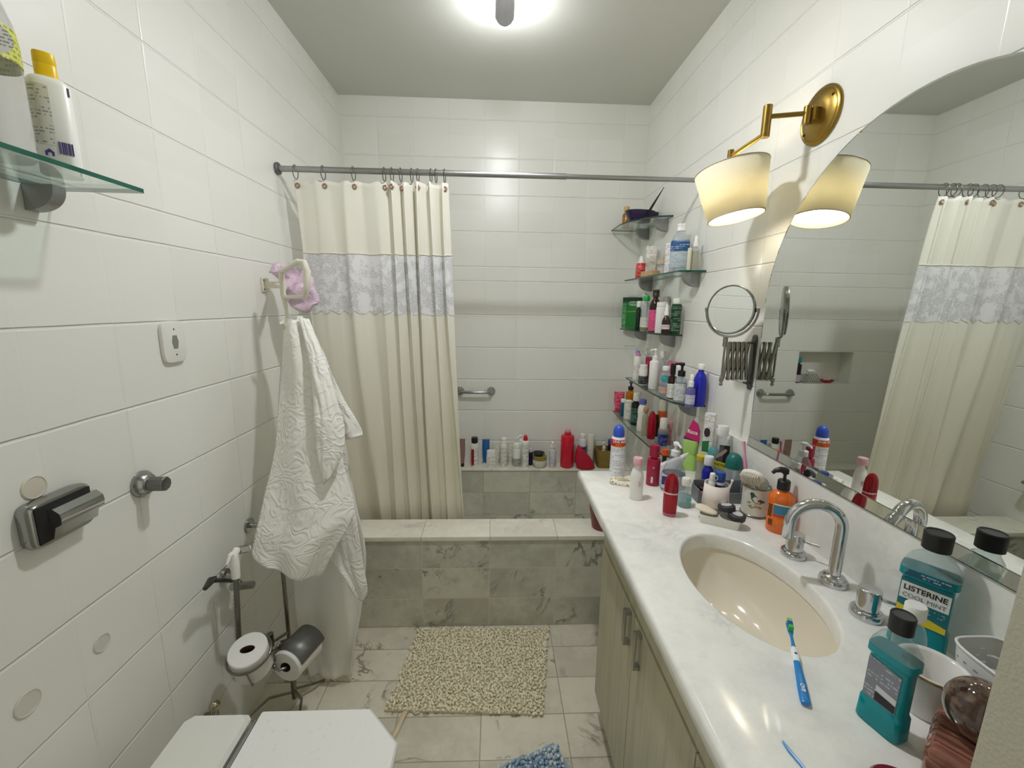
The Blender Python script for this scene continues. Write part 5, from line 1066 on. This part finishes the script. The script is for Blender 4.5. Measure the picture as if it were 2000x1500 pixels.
# bird tin with brushes
bx_, by_ = 1.680, 1.172
t = thing('bird_tin', 'round white tin printed with a teal bird on a branch, holding brushes', 'tin', None, (bx_, by_, ZC), fr(bx_, by_) - 6)
TIN = plast((220, 219, 208), .3); RIM = plast((128, 120, 104), .25, .9)
M().se([(.006, 1), (.090, 1), (.090, .95), (.010, .95)], .074, None, 2, 48, cap0=True, cap1=True).ob('can', TIN, t)
M().tube([(.0372 * math.cos(a), .0372 * math.sin(a), .0915) for a in [2 * PI * i / 48 for i in range(48)]], .0022, 8, True).ob('rim', RIM, t); M().cyl(.0392, .0004, .0062).ob('rim', RIM, t)
def wrap(m, R=.0372):
    for v in m.bm.verts:
        a = v.co.x / R; rr_ = R + v.co.y; v.co = (math.sin(a) * rr_, -math.cos(a) * rr_, v.co.z)
    return m
def flat(poly, off): return wrap(M().loft([[(x, off, z_) for x, z_ in poly], [(x, off + .0003, z_) for x, z_ in poly]], True, True))
flat([(q[0] * 1.3 - .004, (q[1] - .06) * 1.3 + .062) for q in ((-.006, .070), (-.003, .0745), (.002, .0735), (.006, .068), (.013, .063), (.020, .058), (.027, .055), (.0265, .052), (.019, .0515), (.010, .0495), (.003, .0515), (-.002, .058), (-.004, .066))], .0003).ob('printed_bird', plast((30, 84, 86), .4), t)
flat([(.010, .060), (.018, .060), (.026, .057), (.020, .054), (.012, .054)], .0006).ob('printed_wing', plast((96, 74, 60), .4), t)
m = flat([(-.014, .036), (-.010, .034), (.008, .044), (.022, .048), (.022, .050), (.006, .047), (-.008, .038)], .0002).ob('printed_branch', plast((110, 84, 58), .5), t)
for q, (x, z_) in enumerate(((-.012, .046), (-.004, .032), (.006, .036), (.014, .037), (.020, .034))):
    flat([(x - .006, z_), (x, z_ + .004), (x + .007, z_ + .001), (x, z_ - .003)], .0002).ob('printed_leaf', plast(((150, 146, 90), (176, 150, 110))[q % 2], .5), t)
t = thing('nail_brush', 'white scrubbing brush lying across the top of the bird tin', 'brush', None, (1.6543, 1.16, 0.9571))
t.matrix_world = frame(t.location.copy(), (.62, -.74, .15), za=(-.72, -.50, -.42)) @ Matrix.Rotation(PI / 2, 4, 'Z')
M().se([(-.007, .9), (-.004, 1), (.004, 1), (.007, .88)], .044, .066, 2.3, 40).ob('back', plast((236, 232, 226), .3), t)
m = M()
for i in range(8):
    for k_ in range(9):
        x, y = -.014 + i * .004, -.022 + k_ * .0055
        m.tube([(x, y, .006), (x * 1.15, y * 1.12, .022)], .0015, 5)
m.ob('bristles', plast((232, 226, 212), .7), t, 60)
t = thing('yellow_stick', 'stick with a bright yellow tip standing in the bird tin', 'stick', None, (bx_ + .004, by_ + .004, ZC + .0115)); M().tube([(0, 0, 0), (-.002, .004, .085)], .003, 8).ob('stick', WHITE, t); M().se([(.084, .7), (.09, 1), (.106, .9), (.110, .4)], .013, None, 2, c=(-.002, .004, 0)).ob('tip', plast((210, 220, 40), .4), t)
t = thing('round_lens', 'round clear hand lens standing in the bird tin', 'lens', None, (bx_ + .008, by_ - .007, ZC + .0115), fr(bx_, by_))
T = frame((0, 0, .088), (1, 0, 0), za=(0, -1, .15))
M().loft([[T @ Vector((.0185 * math.cos(a), .0185 * math.sin(a), zz)) for a in [2 * PI * i / 32 for i in range(32)]] for zz in (-.002, .002)]).ob('lens', glassy((190, 196, 180), .7, .04, .35), t)
M().tube([T @ Vector((.0195 * math.cos(a), .0195 * math.sin(a), 0)) for a in [2 * PI * i / 32 for i in range(32)]], .0016, 8, True).tube([(0, 0, 0), (0, 0, .066)], .0022, 8).ob('frame', plast((176, 180, 176), .3, .4), t)
t = thing('pink_toothbrush', 'pink toothbrush leaning in the bird tin towards the mirror', 'toothbrush', None, (bx_ - .008, by_ + .018, ZC + .0115))
q0, q1 = Vector((0, 0, 0)), Vector((1.6621, 1.235, 1.0417)) - Vector((bx_ - .008, by_ + .018, ZC + .0115))
M().tube([q0, q0.lerp(q1, .55), q0.lerp(q1, .62), q0.lerp(q1, .78), q0.lerp(q1, .82), q1], [.003, .004, .006, .0035, .003, .0045], 10).ob('handle', plast((226, 150, 182), .35), t)
# orange soap bottle
t = thing('soap_pump', 'orange liquid soap bottle with a big black pump by the tap', 'soap dispenser', None, (1.688, 1.072, ZC), fr(1.688, 1.072))
ORB = plast((232, 110, 16), .15, 0, .1, 0, .5)
M().se([(0, .84), (.004, .93), (.012, .97), (.050, .94), (.085, .97), (.098, 1.0), (.106, .94), (.118, .62), (.122, .42), (.128, .40)], .066, .056, 2.3, 40).ob('body', ORB, t)
def arcpatch(a0, a1, z0, z1, w, d, mat, nm, n=2.3, k=16):
    e = 2 / n; rows = []
    for z_ in (z0, z1):
        r = []
        for i in range(k + 1):
            a = a0 + (a1 - a0) * i / k; ca, sa = math.sin(a), -math.cos(a); r.append((w / 2 * math.copysign(abs(ca) ** e, ca), d / 2 * math.copysign(abs(sa) ** e, sa), z_))
        rows.append(r)
    return M().grid(rows).ob(nm, mat, t, 180)
arcpatch(-1.1, 1.1, .026, .088, .0655, .0556, printed((238, 128, 30), (214, 80, 20), 2), 'label')
arcpatch(-.45, 1.0, .058, .085, .0662, .0562, plast((60, 130, 160), .4), 'blue_panel'); arcpatch(-.45, 1.0, .085, .0885, .0662, .0562, plast((236, 232, 226), .4), 'white_line'); arcpatch(-1.0, -.55, .046, .084, .0662, .0562, plast((120, 60, 20), .4), 'printed_picture'); arcpatch(-.45, .9, .050, .057, .0662, .0562, plast((206, 60, 40), .4), 'red_line'); arcpatch(-.8, -.4, .022, .040, .0667, .0566, plast((126, 54, 14), .4), 'round_mark')
BK = plast((22, 22, 23), .35)
M().se([(.1255, 1), (.150, 1), (.153, .85), (.154, .4)], .032, None, 2).ob('collar', BK, t)
M().se([(.153, .26), (.172, .24)], .032, None, 2).se([(.170, .35), (.173, .50), (.184, .48), (.187, .34)], .036, None, 2).tube([(0, 0, .180), (-.012, -.004, .182), (-.024, -.010, .178), (-.030, -.012, .170)], [.010, .0085, .006, .0045], 10).ob('pump_head', BK, t)
# mouthwash bottles
def mouthwash(label, x, y, rz, s, front, kw=1.):
    t = thing('mouthwash_bottle', label, 'mouthwash', None, (x, y, ZC), rz)
    TEAL = glassy((14, 166, 176), .95, .05, .60); CL = glassy((206, 224, 226), .4, .05, .10)
    secs = [(0, .086, .048), (.004, .092, .054), (.050, .088, .052), (.058, .080, .044), (.150, .080, .044), (.156, .092, .054), (.172, .092, .054)]
    def sec(zs, w, d, n=5, k=40):
        return [(w * s / 2 * math.copysign(abs(math.cos(a)) ** (2 / n), math.cos(a)), d * s / 2 * math.copysign(abs(math.sin(a)) ** (2 / n), math.sin(a)), zs * s) for a in [2 * PI * (i + .5) / k for i in range(k)]]
    M().loft([sec(*q) for q in secs]).ob('body', TEAL, t, 30)
    M().loft([sec(.1722, .092, .054), sec(.186, .084, .050), sec(.200, .066, .044, 3), sec(.208, .042, .036, 2.2), sec(.214, .034, .034, 2), sec(.222, .034, .034, 2)], True, True).ob('shoulder', CL, t, 40)
    M().se([(.219 * s, 1), (.224 * s, 1.0), (.252 * s, 1.02), (.2545 * s, .95), (.254 * s, .86), (.2525 * s, .82)], .046 * s, None, 2, 40).ob('cap', plast((18, 18, 19), .45), t, 30)
    fy = -.0222 * s
    def pat(pts, off, mat, nm): return face_patch(t, [(a * s, b_ * s) for a, b_ in pts], fy - off, mat, nm)
    if front:
        pat([(-.039, .060), (.039, .060), (.039, .149), (-.039, .149)], .0006, plast((16, 110, 124), .35), 'label')
        pat([(-.0365, .158), (.030, .158), (.036, .170), (-.030, .170)], .0055 * s, printed((18, 84, 112), (200, 220, 224), 3, .4, .005), 'upper_label')
        pat([(-.0375, .106), (.0375, .106), (.0375, .142), (-.0375, .142)], .0010, plast((236, 238, 238), .35), 'white_panel')
        lettering('LISTERINE', .0150 * s, BLACK_T, t, Matrix.Translation((0, fy - .0014, .1305 * s)), 0, True)
        lettering('COOL MINT', .0120 * s, plast((110, 130, 140), .4), t, Matrix.Translation((0, fy - .0014, .1145 * s)), 0, False)
        pat([(-.0385, .062), (.0385, .062), (.0385, .074), (-.0385, .092)], .0009, plast((226, 206, 40), .4), 'yellow_panel')
        pat([(-.022, .088), (.034, .088), (.034, .100), (-.022, .100)], .0009, printed((16, 110, 124), (200, 224, 224), 5, .4, .004), 'small_print')
    else:
        pat([(-.036, .058), (.030, .058), (.030, .140), (-.036, .146)], .0006, printed((128, 132, 142), (196, 200, 206), 2, .4, .006), 'back_label')
        pat([(-.012, .060), (.029, .060), (.029, .076), (-.012, .080)], .0010, plast((22, 24, 30), .4), 'black_panel'); pat([(-.012, .0805), (.029, .077), (.029, .090), (-.012, .094)], .0010, plast((206, 208, 212), .4), 'pale_panel')
    t.scale = (kw, kw, 1)
    return t
mouthwash('large teal mouthwash bottle with a white name panel, by the mirror', 1.672, .656, -54, .92, True, .95)
mouthwash('smaller teal mouthwash bottle with grey back label, nearest the toothbrush', 1.467, .509, -74, .755, False, .84)
bt('water_bottle', 'clear empty bottle with a ribbed white cap between the two mouthwashes', 'bottle', G8, 1.594, .602, ZC, .132, .044, WH, 'round', ('screw', .17, .68, (236, 236, 232)), glass=CLEAR)
# enamel pot
t = thing('enamel_pot', 'white enamel pot with a gilt-edged wide rim beside the small mouthwash', 'pot', None, (1.563, .535, ZC))
M().se([(.0004, .74), (.004, .78), (.070, .96), (.0745, .98), (.0765, 1.12), (.0790, 1.13), (.0795, 1.05), (.076, .94), (.010, .74)], .078, None, 2, 56).ob('pot', plast((228, 226, 222), .15, 0, 0, 0, .4), t, 50)
M().tube([(.0442 * math.cos(a), .0442 * math.sin(a), .0765) for a in [2 * PI * i / 56 for i in range(56)]], .0017, 8, True).ob('gilt_rim', plast((150, 116, 60), .35, .8), t)
# perforated basket with a black pouch
PERF, nt, b = newmat('perforated_plastic'); out = nt.nodes['Material Output']; cco, ss = xyz(nt); b.inputs['Base Color'].default_value = lin((226, 228, 226)); b.inputs['Roughness'].default_value = .4
hy = mt(nt, 'ADD', ss[1], ss[0])
rowz = mt(nt, 'DIVIDE', ss[2], .0115); alt = mt(nt, 'MULTIPLY', mt(nt, 'FRACT', mt(nt, 'MULTIPLY', mt(nt, 'FLOOR', rowz), .5)), .018)
da = mt(nt, 'ABSOLUTE', mt(nt, 'SUBTRACT', mt(nt, 'FRACT', mt(nt, 'DIVIDE', mt(nt, 'ADD', hy, alt), .018)), .5)); db = mt(nt, 'ABSOLUTE', mt(nt, 'SUBTRACT', mt(nt, 'FRACT', rowz), .5))
inside = mt(nt, 'MULTIPLY', mt(nt, 'MULTIPLY', mt(nt, 'LESS_THAN', ss[2], .076), mt(nt, 'GREATER_THAN', ss[2], .0115)), mt(nt, 'MULTIPLY', mt(nt, 'LESS_THAN', da, .19), mt(nt, 'LESS_THAN', db, .14)))
mx = nd(nt, 'ShaderNodeMixShader', {0: inside, 1: b.outputs[0], 2: nd(nt, 'ShaderNodeBsdfTransparent').outputs[0]}); nt.links.new(mx.outputs[0], out.inputs['Surface'])
t = thing('plastic_basket', 'white perforated plastic basket with a handle slot, against the backsplash', 'basket', None, (1.6695, .470, ZC), 0)
bw, bl_ = .098, .205
m = M(); rings = []
for z_, f in ((.0004, .88), (.003, .90), (.094, 1.)): rings.append([(q[0], q[1], q[2]) for q in [(bw / 2 * f * math.copysign(abs(math.cos(a)) ** .4, math.cos(a)), bl_ / 2 * f * math.copysign(abs(math.sin(a)) ** .4, math.sin(a)), z_) for a in [2 * PI * i / 56 for i in range(56)]]])
m.loft(rings, True, False).ob('basket', PERF, t, 60)
M().tube([(q[0], q[1], .0945) for q in rings[-1]], .0022, 8, True).ob('rim', plast((230, 232, 230), .35), t)
t = thing('black_pouch', 'black pouch lying inside the white perforated basket', 'pouch', None, (1.6695, .455, ZC + .0045))
m = M().se([(.0, .9), (.01, 1), (.045, .95), (.062, .55)], .074, .150, 3, 36); crumple(m, .005, 30, 6)
for v in m.bm.verts: v.co.z = max(v.co.z, .0004)
m.ob('pouch', plast((24, 23, 24), .6), t, 180)
# pink pressed-glass box, brown glass globe, compact
PINKB, nt, b = newmat('pink_pressed_glass'); cco, ss = xyz(nt)
b.inputs['Base Color'].default_value = lin((206, 140, 118)); b.inputs['Roughness'].default_value = .07; b.inputs['Transmission Weight'].default_value = .55; b.inputs['IOR'].default_value = 1.4
wv = nd(nt, 'ShaderNodeTexWave', {'Vector': cco, 'Scale': 14., 'Distortion': 3.5, 'Detail': 2.}); bump(nt, b, wv.outputs[1], 1., .006)
t = thing('pink_glass_box', 'oblong pink pressed-glass box at the near corner of the counter', 'glass box', None, (1.518, .434, ZC), 36)
M().se([(.0004, .93), (.004, .97), (.040, 1.0), (.042, .97)], .120, .085, 9, 64).ob('dish', PINKB, t, 40)
m = M().se([(.0425, .98), (.050, 1.0), (.056, .95), (.060, .80)], .117, .082, 9, 64)
for i in range(5): m.box((-.040 + i * .013, -.036, .0585), (-.034 + i * .013, .036, .0625), .0015)
m.ob('lid', PINKB, t, 40)
BROWNG, nt, b = newmat('brown_mottled_glass'); cco, ss = xyz(nt); nz = nd(nt, 'ShaderNodeTexNoise', {'Vector': cco, 'Scale': 70., 'Detail': 4.})
nt.links.new(mixc(nt, ramp(nt, nz.outputs[0], .4, .65), lin((74, 52, 42)), lin((128, 104, 86))), b.inputs['Base Color']); b.inputs['Roughness'].default_value = .06; b.inputs['Transmission Weight'].default_value = .25; b.inputs['Coat Weight'].default_value = .5
t = thing('brown_glass_globe', 'mottled brown glass globe bottle half hidden by the door jamb', 'glass globe', None, (1.522, .438, ZC + .0628))
M().ball(.041, (0, 0, .0405), .95, .95, 1.0, 36, 24).ob('globe', BROWNG, t)
t = thing('compact_case', 'maroon oval compact with a white lid at the bottom edge of the counter', 'compact', None, (1.410, .405, ZC), -40)
M().se([(.0004, .95), (.003, 1), (.014, 1), (.018, .93)], .088, .070, 2.3, 48).ob('case', plast((110, 18, 46), .25, 0, 0, 0, .3), t); M().se([(.0175, 1), (.0195, 1), (.0215, .92)], .066, .050, 2.3, 48).ob('lid_inlay', plast((230, 226, 222), .3), t)
# toothbrush and dental pick
e0, e1 = Vector((1.3735, .5420, ZC + .0058)), Vector((1.4625, .7100, ZC + .013))
dx_ = (e1 - e0).normalized(); L = (e1 - e0).length
t = thing('blue_toothbrush', 'blue and white toothbrush lying over the basin edge', 'toothbrush', None, tuple(e0)); T = frame((0, 0, 0), dx_, (dx_.cross(Vector((0, 0, 1)))) * -1)
def ell(x, w, h, c=0.): return [T @ Vector((x, w / 2 * math.cos(a), c + h / 2 * math.sin(a))) for a in [2 * PI * i / 16 for i in range(16)]]
BLU = plast((20, 130, 204), .25); 
M().loft([ell(.0, .0125, .006), ell(.004, .0150, .0085), ell(.03, .0150, .010), ell(.06, .0125, .009), ell(.085, .0105, .008)]).ob('handle', BLU, t)
M().loft([ell(.0845, .0105, .0085), ell(.095, .0130, .0098), ell(.108, .0128, .0095), ell(.118, .0085, .0075)]).ob('grip', plast((236, 240, 242), .3), t)
M().loft([ell(.1175, .0080, .0068), ell(.130, .0058, .0055), ell(.148, .0052, .0050), ell(.158, .0095, .0048), ell(.180, .0108, .0046), ell(.190, .006, .004)]).ob('neck', plast((30, 130, 200), .25), t)
for a, b_, col in ((.157, .166, (60, 180, 90)), (.166, .175, (30, 70, 170)), (.175, .184, (110, 200, 90))): M().box((a, -.0042, .002), (b_ - .0006, .0042, .0125), .001, T=T).ob('bristles', plast(col, .6), t)
M().cyl(.0022, .0046, .0056, T=T @ Matrix.Translation((.100, 0, 0)), k=12).ob('button', plast((60, 66, 80), .4), t)
lettering('Oral', .0085, WHITE_T, t, T @ Matrix.Translation((.026, 0, .0052)) @ Matrix(((-1, 0, 0, 0), (0, 0, 1, 0), (0, 1, 0, 0), (0, 0, 0, 1))), 0, True)
t = thing('dental_pick', 'slim blue dental pick lying on the marble near the counter edge', 'dental pick', None, (1.300, .4886, ZC + .0022))
M().tube([(-.0005, 0, 0), (.0, -.012, 0), (.0035, -.03, 0), (.008, -.06, 0)], [.0012, .0024, .0021, .0021], 8).ob('handle', plast((80, 150, 214), .3), t)
for q, (y, z, l) in enumerate(((1.735, .6755, 'green plastic clothes peg clipped at the far end of the towel bar'), (1.690, .6755, 'green plastic clothes peg on the towel bar, nearer the towel'))):
    t = thing('clothes_peg', l, 'clothes peg', 'green pegs on the towel bar', (.068, y, z), 0, (math.radians(-20 + 45 * q), 0, math.radians(20)))
    for sg in (-1, 1): M().box((-.006, min(sg * .001, sg * .006), .0006), (.006, max(sg * .001, sg * .006), .072), .0015).ob('jaw', plast((10, 120, 84), .35), t)
    M().tube([(-.0075, 0, .036), (.0075, 0, .036)], .0045, 10).ob('spring', STEEL, t)
